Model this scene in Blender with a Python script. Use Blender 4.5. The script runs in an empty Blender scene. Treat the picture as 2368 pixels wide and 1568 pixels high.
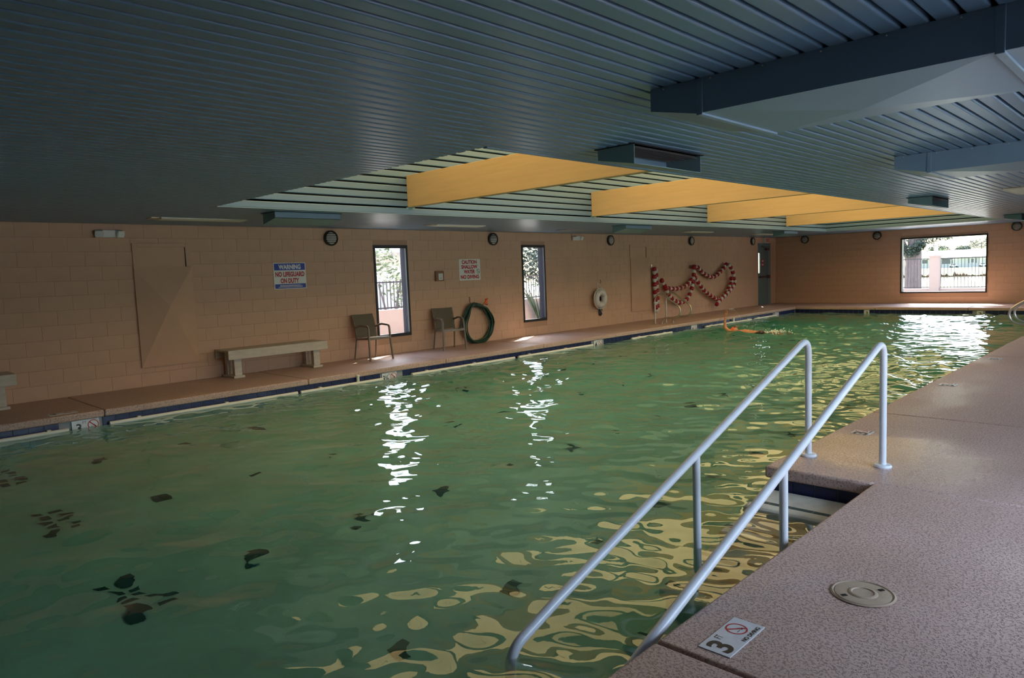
import bpy, bmesh, math, random
import numpy as np
from mathutils import Matrix, Vector, Euler

random.seed(7); rng = np.random.default_rng(7)
C = bpy.context.scene.collection
S = bpy.context.scene
PI = math.pi

# ------------------------------------------------------------------ camera
cam_d = bpy.data.cameras.new('camera'); cam = bpy.data.objects.new('camera', cam_d); C.objects.link(cam)
yaw, pitch, roll, F = 0.7727, 0.0927, 0.0388, 1631.47
fw = Vector((math.cos(yaw)*math.cos(pitch), math.sin(yaw)*math.cos(pitch), -math.sin(pitch)))
rt = Vector((math.sin(yaw), -math.cos(yaw), 0)); dn = fw.cross(rt)
rt2 = math.cos(roll)*rt + math.sin(roll)*dn; dn2 = -math.sin(roll)*rt + math.cos(roll)*dn
mw = Matrix.Identity(4)
for i in range(3):
    mw[i][0] = rt2[i]; mw[i][1] = -dn2[i]; mw[i][2] = -fw[i]
mw[2][3] = 1.4958
cam.matrix_world = mw
cam_d.sensor_fit = 'HORIZONTAL'; cam_d.sensor_width = 36.0; cam_d.lens = F/2368*36.0
cam_d.clip_start = 0.05; cam_d.clip_end = 500
S.camera = cam

# ------------------------------------------------------------------ light, exposure
S.view_settings.view_transform = 'Standard'; S.view_settings.look = 'None'
S.view_settings.gamma = 1.0; S.view_settings.use_curve_mapping = False
S.view_settings.exposure = 0.0
cy = S.cycles
cy.use_denoising = True
cy.max_bounces = 10; cy.diffuse_bounces = 4; cy.glossy_bounces = 4; cy.transmission_bounces = 6
cy.transparent_max_bounces = 12; cy.volume_bounces = 0
cy.sample_clamp_indirect = 6.0; cy.caustics_reflective = False; cy.caustics_refractive = True
cy.blur_glossy = 0.5

SUN_DIR = Vector((-.53, -.31, -.79)).normalized()
world = bpy.data.worlds.new('sky'); S.world = world; world.use_nodes = True
wn = world.node_tree.nodes; wl = world.node_tree.links
bg = wn['Background']
sky = wn.new('ShaderNodeTexSky'); sky.sky_type = 'NISHITA'; sky.sun_disc = False
sky.sun_elevation = math.asin(.79); sky.sun_rotation = math.atan2(.53, .31)
sky.air_density = 1.0; sky.dust_density = 2.5
wl.new(sky.outputs['Color'], bg.inputs['Color']); bg.inputs['Strength'].default_value = 1.3
sun_d = bpy.data.lights.new('sun', 'SUN'); sun_d.energy = 17.0; sun_d.angle = 0.0093; sun_d.color = (1, .95, .88)
sun = bpy.data.objects.new('sun', sun_d); C.objects.link(sun)
sun.rotation_euler = SUN_DIR.to_track_quat('-Z', 'Y').to_euler(); sun.location = (40, 30, 50)

def area(name, loc, dirv, sx, sy, power, col, portal=False):
    d = bpy.data.lights.new(name, 'AREA'); d.shape = 'RECTANGLE'; d.size = sx; d.size_y = sy
    d.energy = power; d.color = col
    if portal: d.cycles.is_portal = True
    o = bpy.data.objects.new(name, d); C.objects.link(o)
    o.location = loc; o.rotation_euler = Vector(dirv).to_track_quat('-Z', 'Z').to_euler()
    return o
# daylight arriving through the glazing on the right and behind the camera
DAY = (.70, .82, 1.0)
RIGHT_WINDOWS = [(3.0, 6.2), (9.0, 11.0), (14.0, 16.0), (22.6, 24.2)]
RIGHT_POWER = [70, 46, 60, 20]
for (x0, x1), pw in zip(RIGHT_WINDOWS, RIGHT_POWER):
    # sky light slants down through the glass
    a_ = area('daylight_right_window', ((x0+x1)/2, -1.95, 1.65), (0, 1, -.75), x1-x0-.1, 1.6, pw, DAY); a_.data.spread = math.radians(125)
area('daylight_left_window', (8.385, 11.62, 1.24), (0, -1, 0), .8, 1.75, 1, (1, 1, 1), True)
area('daylight_left_window', (12.545, 11.62, 1.24), (0, -1, 0), .8, 1.75, 1, (1, 1, 1), True)
area('daylight_end_window', (26.26, 5.93, 1.24), (-1, 0, 0), 2.4, 1.8, 1, (1, 1, 1), True)
for a in [o for o in C.objects if o.name.startswith('daylight')]:
    a.visible_camera = False
SKYLIGHT_COLOR = (1.0, .73, .31); SKYLIGHT_STRENGTH = 2.55

# ------------------------------------------------------------------ materials
def new_mat(name):
    m = bpy.data.materials.new(name); m.use_nodes = True
    nt = m.node_tree; nt.nodes.clear()
    out = nt.nodes.new('ShaderNodeOutputMaterial')
    return m, nt, out
def N(nt, t, **kw):
    n = nt.nodes.new(t)
    for k, v in kw.items():
        if k in n.inputs: n.inputs[k].default_value = v
        else: setattr(n, k, v)
    return n
def pbr(name, col, rough=.6, metal=0., spec=.5, var=0., vscale=6., bump=0., bscale=60., bdist=.004, col2=None, stretch=None, coat=0):
    m, nt, out = new_mat(name)
    b = nt.nodes.new('ShaderNodeBsdfPrincipled')
    b.inputs['Base Color'].default_value = (*col, 1); b.inputs['Roughness'].default_value = rough
    b.inputs['Metallic'].default_value = metal; b.inputs['Specular IOR Level'].default_value = spec
    if coat: b.inputs['Coat Weight'].default_value = coat; b.inputs['Coat Roughness'].default_value = .1
    nt.links.new(b.outputs[0], out.inputs[0])
    if var or bump:
        tc = nt.nodes.new('ShaderNodeTexCoord'); vec = tc.outputs['Object']
        if stretch:
            mp = nt.nodes.new('ShaderNodeMapping'); mp.inputs['Scale'].default_value = stretch
            nt.links.new(vec, mp.inputs[0]); vec = mp.outputs[0]
    if var:
        n = N(nt, 'ShaderNodeTexNoise', Scale=vscale, Detail=5.0, Roughness=.6); nt.links.new(vec, n.inputs['Vector'])
        mx = nt.nodes.new('ShaderNodeMix'); mx.data_type = 'RGBA'
        c2 = col2 or tuple(c*(1-var) for c in col)
        mx.inputs[6].default_value = (*col, 1); mx.inputs[7].default_value = (*c2, 1)
        rp = nt.nodes.new('ShaderNodeMapRange'); rp.inputs[1].default_value = .38; rp.inputs[2].default_value = .66
        nt.links.new(n.outputs[0], rp.inputs[0]); nt.links.new(rp.outputs[0], mx.inputs[0])
        nt.links.new(mx.outputs[2], b.inputs['Base Color'])
    if bump:
        n2 = N(nt, 'ShaderNodeTexNoise', Scale=bscale, Detail=3.0); nt.links.new(vec, n2.inputs['Vector'])
        bp = N(nt, 'ShaderNodeBump', Strength=bump, Distance=bdist)
        nt.links.new(n2.outputs[0], bp.inputs['Height']); nt.links.new(bp.outputs[0], b.inputs['Normal'])
    return m

def deck_material(name, base, low, scale=84.):
    """knock-down sprayed deck coating: flattened pale splats over darker recesses"""
    m, nt, out = new_mat(name)
    b = N(nt, 'ShaderNodeBsdfPrincipled', Roughness=.55)
    tc = nt.nodes.new('ShaderNodeTexCoord')
    n = N(nt, 'ShaderNodeTexNoise', Scale=scale, Detail=2.5, Roughness=.55, Distortion=.6)
    nt.links.new(tc.outputs['Object'], n.inputs['Vector'])
    rp = N(nt, 'ShaderNodeMapRange'); rp.interpolation_type = 'SMOOTHSTEP'
    rp.inputs[1].default_value = .40; rp.inputs[2].default_value = .50
    nt.links.new(n.outputs[0], rp.inputs[0])
    big = N(nt, 'ShaderNodeTexNoise', Scale=1.3, Detail=4.0); nt.links.new(tc.outputs['Object'], big.inputs['Vector'])
    mx = nt.nodes.new('ShaderNodeMix'); mx.data_type = 'RGBA'
    mx.inputs[6].default_value = (*low, 1); mx.inputs[7].default_value = (*base, 1)
    nt.links.new(rp.outputs[0], mx.inputs[0])
    mx2 = nt.nodes.new('ShaderNodeMix'); mx2.data_type = 'RGBA'; mx2.blend_type = 'MULTIPLY'
    mx2.inputs[0].default_value = .5
    cr = nt.nodes.new('ShaderNodeValToRGB'); cr.color_ramp.elements[0].position = .3; cr.color_ramp.elements[1].position = .65
    cr.color_ramp.elements[0].color = (.62, .58, .54, 1); cr.color_ramp.elements[1].color = (1, 1, 1, 1)
    nt.links.new(big.outputs[0], cr.inputs[0])
    nt.links.new(mx.outputs[2], mx2.inputs[6]); nt.links.new(cr.outputs[0], mx2.inputs[7])
    nt.links.new(mx2.outputs[2], b.inputs['Base Color'])
    bp = N(nt, 'ShaderNodeBump', Strength=.7, Distance=.004)
    nt.links.new(rp.outputs[0], bp.inputs['Height']); nt.links.new(bp.outputs[0], b.inputs['Normal'])
    # worn, smoother patches
    mr = N(nt, 'ShaderNodeMapRange'); mr.inputs[1].default_value = .35; mr.inputs[2].default_value = .65
    mr.inputs[3].default_value = .38; mr.inputs[4].default_value = .62
    nt.links.new(big.outputs[0], mr.inputs[0])
    # water tracked on to the deck by the hand rails: a puddle film with a ragged edge
    ds = N(nt, 'ShaderNodeVectorMath', operation='DISTANCE'); ds.inputs[1].default_value = (5.75, 1.75, 0)
    wn_ = N(nt, 'ShaderNodeTexNoise', Scale=2.2, Detail=4.0); nt.links.new(tc.outputs['Object'], wn_.inputs['Vector'])
    ad = N(nt, 'ShaderNodeMath', operation='ADD'); nt.links.new(tc.outputs['Object'], ds.inputs[0])
    nt.links.new(ds.outputs['Value'], ad.inputs[0]); nt.links.new(wn_.outputs[0], ad.inputs[1])
    wm = N(nt, 'ShaderNodeMapRange'); wm.inputs[1].default_value = .95; wm.inputs[2].default_value = 1.5; wm.inputs[3].default_value = 1; wm.inputs[4].default_value = 0
    nt.links.new(ad.outputs[0], wm.inputs[0])
    rm = N(nt, 'ShaderNodeMix'); rm.inputs[3].default_value = .16
    nt.links.new(wm.outputs[0], rm.inputs[0]); nt.links.new(mr.outputs[0], rm.inputs[2]); nt.links.new(rm.outputs[0], b.inputs['Roughness'])
    bs = N(nt, 'ShaderNodeMapRange'); bs.inputs[3].default_value = .7; bs.inputs[4].default_value = .2
    nt.links.new(wm.outputs[0], bs.inputs[0]); nt.links.new(bs.outputs[0], bp.inputs['Strength'])
    nt.links.new(b.outputs[0], out.inputs[0])
    return m

def emit_mat(name, col, strength):
    m, nt, out = new_mat(name)
    e = N(nt, 'ShaderNodeEmission', Strength=strength); e.inputs[0].default_value = (*col, 1)
    nt.links.new(e.outputs[0], out.inputs[0]); return m
def glass_mat(name):
    m, nt, out = new_mat(name)
    fr = N(nt, 'ShaderNodeFresnel', IOR=1.45)
    t = nt.nodes.new('ShaderNodeBsdfTransparent'); t.inputs[0].default_value = (.95, .97, .96, 1)
    g = N(nt, 'ShaderNodeBsdfGlossy', Roughness=.02)
    mx = nt.nodes.new('ShaderNodeMixShader')
    ge = nt.nodes.new('ShaderNodeNewGeometry'); mu = N(nt, 'ShaderNodeMath', operation='MULTIPLY')
    inv = N(nt, 'ShaderNodeMath', operation='SUBTRACT'); inv.inputs[0].default_value = 1.0
    nt.links.new(ge.outputs['Backfacing'], inv.inputs[1]); nt.links.new(fr.outputs[0], mu.inputs[0]); nt.links.new(inv.outputs[0], mu.inputs[1])
    nt.links.new(mu.outputs[0], mx.inputs[0]); nt.links.new(t.outputs[0], mx.inputs[1]); nt.links.new(g.outputs[0], mx.inputs[2])
    nt.links.new(mx.outputs[0], out.inputs[0]); return m

M = {}
M['wall'] = pbr('wall_paint', (.66, .405, .265), .62, var=.10, vscale=1.2, bump=.35, bscale=160, bdist=.003)
M['mortar'] = pbr('painted_mortar', (.50, .30, .19), .75)
M['slat'] = pbr('blue_slat_paint', (.125, .23, .37), .32, spec=.9)
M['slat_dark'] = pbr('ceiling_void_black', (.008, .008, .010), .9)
M['ceil_trim'] = pbr('blue_trim_paint', (.18, .285, .39), .4)
M['duct'] = pbr('duct_blue_paint', (.19, .30, .42), .38, spec=.6)
M['hood'] = pbr('hood_teal_paint', (.18, .30, .33), .45)
M['grille'] = pbr('grille_metal', (.42, .40, .40), .35, metal=.6)
M['beam'] = pbr('beam_yellow_stain', (.66, .455, .245), .55, var=.10, vscale=5, stretch=(1, .25, 4), bump=.1, bscale=30)
M['deck'] = deck_material('deck_coating', (.66, .455, .40), (.40, .27, .235))
M['coping'] = M['deck']
M['tile'] = pbr('navy_tile_glaze', (.012, .019, .095), .32, spec=.4, var=.5, vscale=9)
M['grout'] = pbr('tile_grout', (.33, .33, .36), .8)
M['plaster'] = pbr('pool_plaster', (.62, .72, .70), .7, var=.18, vscale=1.6)
M['step'] = pbr('white_step_plaster', (.72, .72, .66), .6, var=.25, vscale=5)
M['white_tile'] = pbr('white_marker_tile', (.72, .73, .78), .35, var=.12, vscale=20)
M['black'] = pbr('black_print', (.015, .015, .018), .5)
M['red'] = pbr('red_print', (.50, .02, .03), .5)
M['blue_print'] = pbr('blue_print', (.03, .06, .38), .5)
M['sign_white'] = pbr('sign_white', (.80, .78, .72), .5)
M['pvc'] = pbr('white_pvc', (.80, .78, .72), .4)
M['rail'] = pbr('rail_white_coat', (.84, .85, .92), .3, spec=.6, var=.06, vscale=8)
M['steel'] = pbr('dull_steel', (.52, .46, .38), .32, metal=.75)
M['steel_r'] = pbr('brushed_steel', (.58, .52, .52), .3, metal=.7)
M['frame_black'] = pbr('black_frame', (.012, .010, .012), .45)
M['jamb'] = pbr('grey_aluminium', (.03, .026, .036), .6, spec=.15)
M['glass'] = glass_mat('window_glass')
M['bench'] = pbr('bench_paint', (.62, .55, .46), .6, var=.15, vscale=6, stretch=(1, 4, 4))
M['chair_metal'] = pbr('bronze_chair_metal', (.20, .155, .12), .4, metal=.3)
M['chair_sling'] = pbr('olive_sling_fabric', (.14, .115, .08), .8, bump=.5, bscale=400, bdist=.002)
M['hose'] = pbr('green_hose', (.012, .055, .035), .35)
M['orange'] = pbr('orange_plastic', (.85, .13, .02), .4)
M['brass'] = pbr('brass', (.6, .5, .3), .3, metal=.9)
M['buoy'] = pbr('buoy_white', (.72, .68, .64), .5, var=.1)
M['rope'] = pbr('rope_white', (.72, .70, .64), .8)
M['float_red'] = pbr('float_red', (.36, .008, .018), .42)
M['float_white'] = pbr('float_white', (.72, .70, .66), .45)
M['lamp_body'] = pbr('lamp_black', (.02, .018, .016), .45)
M['lamp_glass'] = pbr('frosted_lamp_glass', (.72, .66, .56), .3, var=.2, vscale=20)
M['emer'] = pbr('emergency_light_white', (.74, .72, .66), .45)
M['emer_lens'] = pbr('emergency_lens', (.80, .80, .78), .2, bump=.6, bscale=120)
M['door'] = pbr('door_grey_blue', (.135, .185, .195), .45)
M['door_frame'] = pbr('door_frame_blue', (.16, .235, .265), .45)
M['bar'] = pbr('panic_bar_maroon', (.06, .02, .02), .4)
M['exit_pink'] = pbr('exit_sign_face', (.75, .32, .30), .5)
M['box_wood'] = pbr('switch_box_brown', (.30, .14, .08), .6)
M['strip'] = pbr('fluorescent_diffuser', (.78, .76, .68), .4)
M['skin'] = pbr('skin', (.62, .27, .14), .5)
M['cap'] = pbr('orange_swim_cap', (.78, .18, .08), .45)
M['swimsuit'] = pbr('dark_red_swimwear', (.13, .015, .018), .6)
M['foam'] = pbr('foam_water', (.75, .80, .74), .3)
M['lid'] = pbr('skimmer_lid_plastic', (.50, .37, .27), .5, var=.15, vscale=12)
M['hole'] = pbr('dark_hole', (.01, .008, .008), .8)
M['darktile'] = pbr('dark_floor_tile', (.02, .07, .085), .5)
M['gravel'] = pbr('pale_gravel', (.60, .56, .50), .9, var=.4, vscale=14)
M['lawn'] = pbr('lawn', (.34, .40, .16), .9, var=.3, vscale=3)
M['pale_wall'] = pbr('pale_block_wall', (.36, .28, .245), .8)
M['fence'] = pbr('fence_iron', (.03, .032, .04), .5)
M['leaf'] = pbr('leaf_green', (.055, .085, .05), .6, var=.5, vscale=3)
M['leaf_light'] = pbr('leaf_yellow_green', (.17, .21, .07), .6, var=.4, vscale=3)
M['bark'] = pbr('bark', (.20, .155, .145), .9, var=.4, vscale=5, stretch=(6, 6, 1), bump=.6, bscale=12, bdist=.03)
M['house'] = pbr('house_stucco', (.50, .46, .44), .8)
M['roof'] = pbr('white_roof', (.78, .77, .75), .7)
M['house_glass'] = pbr('house_window', (.08, .08, .10), .2)
M['pond'] = pbr('pond_water', (.35, .33, .27), .08)
M['mud'] = pbr('brown_bank', (.16, .09, .05), .9, var=.4, vscale=2)
M['skylight'] = emit_mat('yellow_skylight_panel', SKYLIGHT_COLOR, SKYLIGHT_STRENGTH)
M['cartwhite'] = pbr('cart_white', (.7, .7, .68), .4)

# pool water: clear dielectric surface with green-tinted absorption in the body
m, nt, out = new_mat('pool_water')
gl = N(nt, 'ShaderNodeBsdfGlass', Roughness=0.0, IOR=1.333)
nt.links.new(gl.outputs[0], out.inputs['Surface'])
va = N(nt, 'ShaderNodeVolumeAbsorption', Density=1.0)
va.inputs['Color'].default_value = (.61, .875, .79, 1)
nt.links.new(va.outputs[0], out.inputs['Volume'])
M['water'] = m
M['water'].cycles.homogeneous_volume = True if hasattr(M['water'].cycles, 'homogeneous_volume') else None

# ------------------------------------------------------------------ mesh builder
class MB:
    def __init__(s): s.v = []; s.f = []
    def add(s, vs, fs):
        o = len(s.v); s.v += [tuple(p) for p in vs]; s.f += [tuple(i+o for i in f) for f in fs]; return s
    def box(s, x0, y0, z0, x1, y1, z1):
        if x0 > x1: x0, x1 = x1, x0
        if y0 > y1: y0, y1 = y1, y0
        if z0 > z1: z0, z1 = z1, z0
        return s.add([(x0,y0,z0),(x1,y0,z0),(x1,y1,z0),(x0,y1,z0),(x0,y0,z1),(x1,y0,z1),(x1,y1,z1),(x0,y1,z1)],
                     [(0,3,2,1),(4,5,6,7),(0,1,5,4),(1,2,6,5),(2,3,7,6),(3,0,4,7)])
    def bar(s, a, b, w, h=None):
        """square-section bar from a to b"""
        h = h or w; a = Vector(a); b = Vector(b); d = (b-a).normalized()
        up = Vector((0,0,1)) if abs(d.z) < .9 else Vector((0,1,0))
        u = d.cross(up).normalized()*w/2; v = u.cross(d).normalized()*h/2
        vs = [a-u-v, a+u-v, a+u+v, a-u+v, b-u-v, b+u-v, b+u+v, b-u+v]
        return s.add(vs, [(0,3,2,1),(4,5,6,7),(0,1,5,4),(1,2,6,5),(2,3,7,6),(3,0,4,7)])
    def tube(s, pts, r, n=12, closed=False, cap=True):
        pts = [Vector(p) for p in pts]; k = len(pts)
        rs = r if isinstance(r, (list, tuple)) else [r]*k
        tang = []
        for i in range(k):
            a = pts[(i-1) % k] if (closed or i) else pts[i]; b = pts[(i+1) % k] if (closed or i < k-1) else pts[i]
            tang.append((b-a).normalized())
        t0 = tang[0]; u = t0.orthogonal().normalized(); vs = []
        for i in range(k):
            t = tang[i]; u = (u - t*u.dot(t)).normalized(); w = t.cross(u)
            for j in range(n):
                a = 2*PI*j/n; vs.append(pts[i] + (u*math.cos(a) + w*math.sin(a))*rs[i])
        fs = []
        for i in range(k if closed else k-1):
            i2 = (i+1) % k
            for j in range(n):
                j2 = (j+1) % n; fs.append((i*n+j, i*n+j2, i2*n+j2, i2*n+j))
        if cap and not closed:
            fs.append(tuple(range(n-1, -1, -1))); fs.append(tuple((k-1)*n+j for j in range(n)))
        return s.add(vs, fs)
    def lathe(s, prof, n=32, axis='z', c=(0,0,0), capends=True):
        """prof list of (r, h)"""
        vs = []
        for r, h in prof:
            for j in range(n):
                a = 2*PI*j/n; x, y = r*math.cos(a), r*math.sin(a)
                p = {'z': (x, y, h), 'x': (h, x, y), 'y': (x, h, -y)}[axis]
                vs.append((p[0]+c[0], p[1]+c[1], p[2]+c[2]))
        fs = []
        for i in range(len(prof)-1):
            for j in range(n):
                j2 = (j+1) % n; fs.append((i*n+j, i*n+j2, (i+1)*n+j2, (i+1)*n+j))
        if capends:
            fs.append(tuple(range(n-1, -1, -1))); fs.append(tuple((len(prof)-1)*n+j for j in range(n)))
        return s.add(vs, fs)
    def prism(s, poly, z0, z1, axis='z'):
        """poly of 2D points extruded; axis z: (x,y); axis x: (y,z); axis y: (x,z)"""
        k = len(poly)
        def P(p, h): return {'z': (p[0], p[1], h), 'x': (h, p[0], p[1]), 'y': (p[0], h, p[1])}[axis]
        vs = [P(p, z0) for p in poly] + [P(p, z1) for p in poly]
        fs = [tuple(range(k-1, -1, -1)), tuple(range(k, 2*k))] + [(i, (i+1) % k, k+(i+1) % k, k+i) for i in range(k)]
        return s.add(vs, fs)
    def mesh(s, name, mat, smooth=False):
        me = bpy.data.meshes.new(name); me.from_pydata(s.v, [], s.f)
        bm = bmesh.new(); bm.from_mesh(me); bmesh.ops.recalc_face_normals(bm, faces=bm.faces)
        bm.to_mesh(me); bm.free()
        if mat: me.materials.append(mat)
        if smooth:
            me.polygons.foreach_set('use_smooth', [True]*len(me.polygons))
        return me
    def build(s, name, mat, parent=None, smooth=False, bevel=0., segs=2, kind=None):
        o = bpy.data.objects.new(name, s.mesh(name, mat, smooth)); C.objects.link(o)
        if parent: o.parent = parent
        if bevel:
            md = o.modifiers.new('bevel', 'BEVEL'); md.width = bevel; md.segments = segs; md.limit_method = 'ANGLE'; md.angle_limit = math.radians(40)
        if smooth:
            try: o.data.set_sharp_from_angle(angle=math.radians(42))
            except Exception: pass
        if kind: o['kind'] = kind
        return o
def place_mesh(name, me, parent=None, loc=(0,0,0), rot=(0,0,0), scale=None):
    o = bpy.data.objects.new(name, me); C.objects.link(o)
    o.location = loc; o.rotation_euler = rot
    if scale: o.scale = scale
    if parent: o.parent = parent
    return o
def tag(o, label=None, cat=None, group=None, kind=None):
    if label: o['label'] = label
    if cat: o['category'] = cat
    if group: o['group'] = group
    if kind: o['kind'] = kind
    return o
def thing(name, label, cat, loc=(0,0,0), rot=(0,0,0), group=None):
    o = bpy.data.objects.new(name, None); C.objects.link(o); o.empty_display_size = .1
    o.location = loc; o.rotation_euler = rot
    return tag(o, label, cat, group)
def struct(name, loc=(0,0,0)):
    o = bpy.data.objects.new(name, None); C.objects.link(o); o.location = loc; o['kind'] = 'structure'; return o
def dup(root, loc=None, rot=None, label=None):
    """a copy of a thing with copies of its parts and sub-parts"""
    r = root.copy(); C.objects.link(r)
    if loc is not None: r.location = loc
    if rot is not None: r.rotation_euler = rot
    if label: r['label'] = label
    for ch in list(root.children):
        c = ch.copy(); C.objects.link(c); c.parent = r
        for g in ch.children:
            d = g.copy(); C.objects.link(d); d.parent = c
    return r
def catmull(pts, per=8, closed=False):
    P = [Vector(p) for p in pts]; k = len(P); res = []
    for i in range(k if closed else k-1):
        p0 = P[(i-1) % k] if (closed or i) else P[0]; p1 = P[i]; p2 = P[(i+1) % k]
        p3 = P[(i+2) % k] if (closed or i+2 < k) else P[-1]
        for j in range(per):
            t = j/per
            res.append(.5*((2*p1) + (p2-p0)*t + (2*p0-5*p1+4*p2-p3)*t*t + (3*p1-p0-3*p2+p3)*t**3))
    if not closed: res.append(P[-1])
    return res
def fillet(pts, r, n=6):
    """round the inner corners of a polyline"""
    P = [Vector(p) for p in pts]; res = [P[0]]
    for i in range(1, len(P)-1):
        a, b, c = P[i-1], P[i], P[i+1]
        u = (a-b); w = (c-b); lu, lw = u.length, w.length; u /= lu; w /= lw
        ang = u.angle(w); rr = r[i-1] if isinstance(r, (list, tuple)) else r
        d = min(rr/math.tan(ang/2), lu*.49, lw*.49)
        p, q = b+u*d, b+w*d
        for j in range(n+1):
            t = j/n; res.append((1-t)**2*p + 2*t*(1-t)*b + t*t*q)
    res.append(P[-1]); return res
_textcache = {}
def text_mesh(txt, mat, width=None, height=None, bold=.0, ext=.0008, align='CENTER'):
    """flat lettering as a mesh, centred on the origin and fitted to width x height"""
    cu = bpy.data.curves.new('lettering', 'FONT'); cu.body = txt; cu.size = 1.0; cu.offset = bold; cu.resolution_u = 4
    cu.align_x = align; cu.extrude = 0.0
    ob = bpy.data.objects.new('lettering_tmp', cu)
    me = bpy.data.meshes.new_from_object(ob)
    bpy.data.objects.remove(ob); bpy.data.curves.remove(cu)
    co = np.empty(len(me.vertices)*3); me.vertices.foreach_get('co', co); co = co.reshape(-1, 3)
    mn, mxx = co.min(0), co.max(0); sz = mxx-mn
    co[:, :2] -= (mn+mxx)[:2]/2
    sx = width/sz[0] if width else height/sz[1]; sy = height/sz[1] if height else sx
    co[:, 0] *= sx; co[:, 1] *= sy; co[:, 2] = 0
    me.vertices.foreach_set('co', co.ravel()); me.materials.clear(); me.materials.append(mat); me.update(); me.name = 'lettering'
    return me
def put_text(txt, mat, parent, u, v, n, w=None, h=None, bold=0., name='lettering'):
    return place_mesh(name, text_mesh(txt, mat, w, h, bold), parent, (u, v, n))
ROT_LEFT = (PI/2, 0, 0)             # local x -> +X, y -> +Z, z -> -Y (out of the left wall)
ROT_END = (PI/2, 0, -PI/2)          # local x -> -Y, y -> +Z, z -> -X (out of the far wall)

# ------------------------------------------------------------------ dimensions
W, L, H = 11.4138, 26.054, 2.44
PL, PE, PR, NR, NX = 9.742, 23.807, 2.263, 1.519, 4.955   # coping edges: left, end, right, notch right, notch far end
X0, YR = -3.0, -1.5                                        # near wall, right wall
WZ = -0.195                                                # water level
TX0, TX1, TY0, TY1, TZ = 3.75, 23.3, 3.87, 8.55, 4.05      # ceiling tray
WIN1 = (7.975, 8.795, .335, 2.14); WIN2 = (12.13, 12.962, .327, 2.15)
WIN3 = (4.703, 7.157, .33, 2.157)                          # in Y
DOOR = (24.55, 25.56, 0, 2.235)

# ------------------------------------------------------------------ left and far walls (concrete block, painted)
def block_mesh(w, h, t=.02, c=.0018):
    """block face in local x (width) / y (height), z out; slightly eased edges"""
    a, b = w/2, h/2
    vs = [(-a,-b,-t),(a,-b,-t),(a,b,-t),(-a,b,-t),(-a,-b,-c),(a,-b,-c),(a,b,-c),(-a,b,-c),(-a+c,-b+c,0),(a-c,-b+c,0),(a-c,b-c,0),(-a+c,b-c,0)]
    fs = [(0,1,5,4),(1,2,6,5),(2,3,7,6),(3,0,4,7),(4,5,9,8),(5,6,10,9),(6,7,11,10),(7,4,8,11),(8,9,10,11)]
    return vs, fs
def block_wall(parent, rot, to_world, u0, u1, openings, near_key, limit, stuffname):
    BW, BH, J = .4064, H/12, .003
    items = []
    for r in range(12):
        off = 0 if r % 2 == 0 else BW/2
        u = math.floor(u0/BW)*BW - BW + off
        while u < u1:
            a, b = max(u, u0), min(u+BW, u1)
            z0, z1 = r*BH, (r+1)*BH
            segs = [(a, b)]
            for (oa, ob, oz0, oz1) in openings:
                if oz1 > z0+.03 and oz0 < z1-.03:
                    ns = []
                    for (p, q) in segs:
                        if ob <= p or oa >= q: ns.append((p, q)); continue
                        if oa-p > .03: ns.append((p, oa))
                        if q-ob > .03: ns.append((ob, q))
                    segs = ns
            for p, q in segs:
                if q-p > .03: items.append(((p+q)/2, (z0+z1)/2, q-p-J, BH-J))
            u += BW
    items.sort(key=near_key)
    cache = {}; stuff = MB()
    for i, (u, z, w, h) in enumerate(items):
        dz = rng.uniform(-.0008, .0008)
        if i < limit:
            k = (round(w, 3), round(h, 3))
            if k not in cache:
                vs, fs = block_mesh(w, h); cache[k] = MB().add(vs, fs).mesh('block', M['wall'])
            place_mesh('block', cache[k], parent, to_world(u, z, dz), rot)
        else:
            vs, fs = block_mesh(w, h); Rm = Euler(rot).to_matrix(); o = Vector(to_world(u, z, dz))
            stuff.add([Rm @ Vector(p) + o for p in vs], fs)
    if stuff.v: stuff.build(stuffname, M['wall'], parent, kind='stuff')

def wall_core(y0, y1, openings, u0, u1, axis):
    """solid wall body with rectangular openings; axis 'x' runs along X"""
    mb = MB(); us = sorted(openings)
    def bx(a, b, z0, z1):
        if b-a < 1e-4 or z1-z0 < 1e-4: return
        if axis == 'x': mb.box(a, y0, z0, b, y1, z1)
        else: mb.box(y0, a, z0, y1, b, z1)
    cur = u0
    for (a, b, z0, z1) in us:
        bx(cur, a, -.02, 2.6); bx(a, b, -.02, z0); bx(a, b, z1, 2.6); cur = b
    bx(cur, u1, -.02, 2.6)
    return mb
wl_ = struct('wall_left')
wall_core(W+.004, W+.2, [WIN1, WIN2, DOOR], X0-.2, L+.2, 'x').build('wall_core', M['mortar'], wl_)
block_wall(wl_, ROT_LEFT, lambda u, z, d: (u, W+d, z), 0.2, L, [WIN1, WIN2, DOOR], lambda t: t[0], 300, 'far_block_courses')
wf_ = struct('wall_far')
wall_core(L+.004, L+.2, [WIN3], YR-.2, W, 'y').build('wall_core', M['mortar'], wf_)
block_wall(wf_, ROT_END, lambda u, z, d: (L-d, u, z), 1.6, W, [WIN3], lambda t: -t[0], 300, 'other_block_courses')
wr_ = struct('wall_right')
wall_core(YR-.2, YR, [(a, b, .1, 2.2) for a, b in RIGHT_WINDOWS], X0-.2, L+.2, 'x').build('wall_core', M['wall'], wr_)
wn_ = struct('wall_near'); MB().box(X0-.2, YR, -.02, X0, W+.2, 2.6).build('wall_core', M['wall'], wn_)

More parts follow.
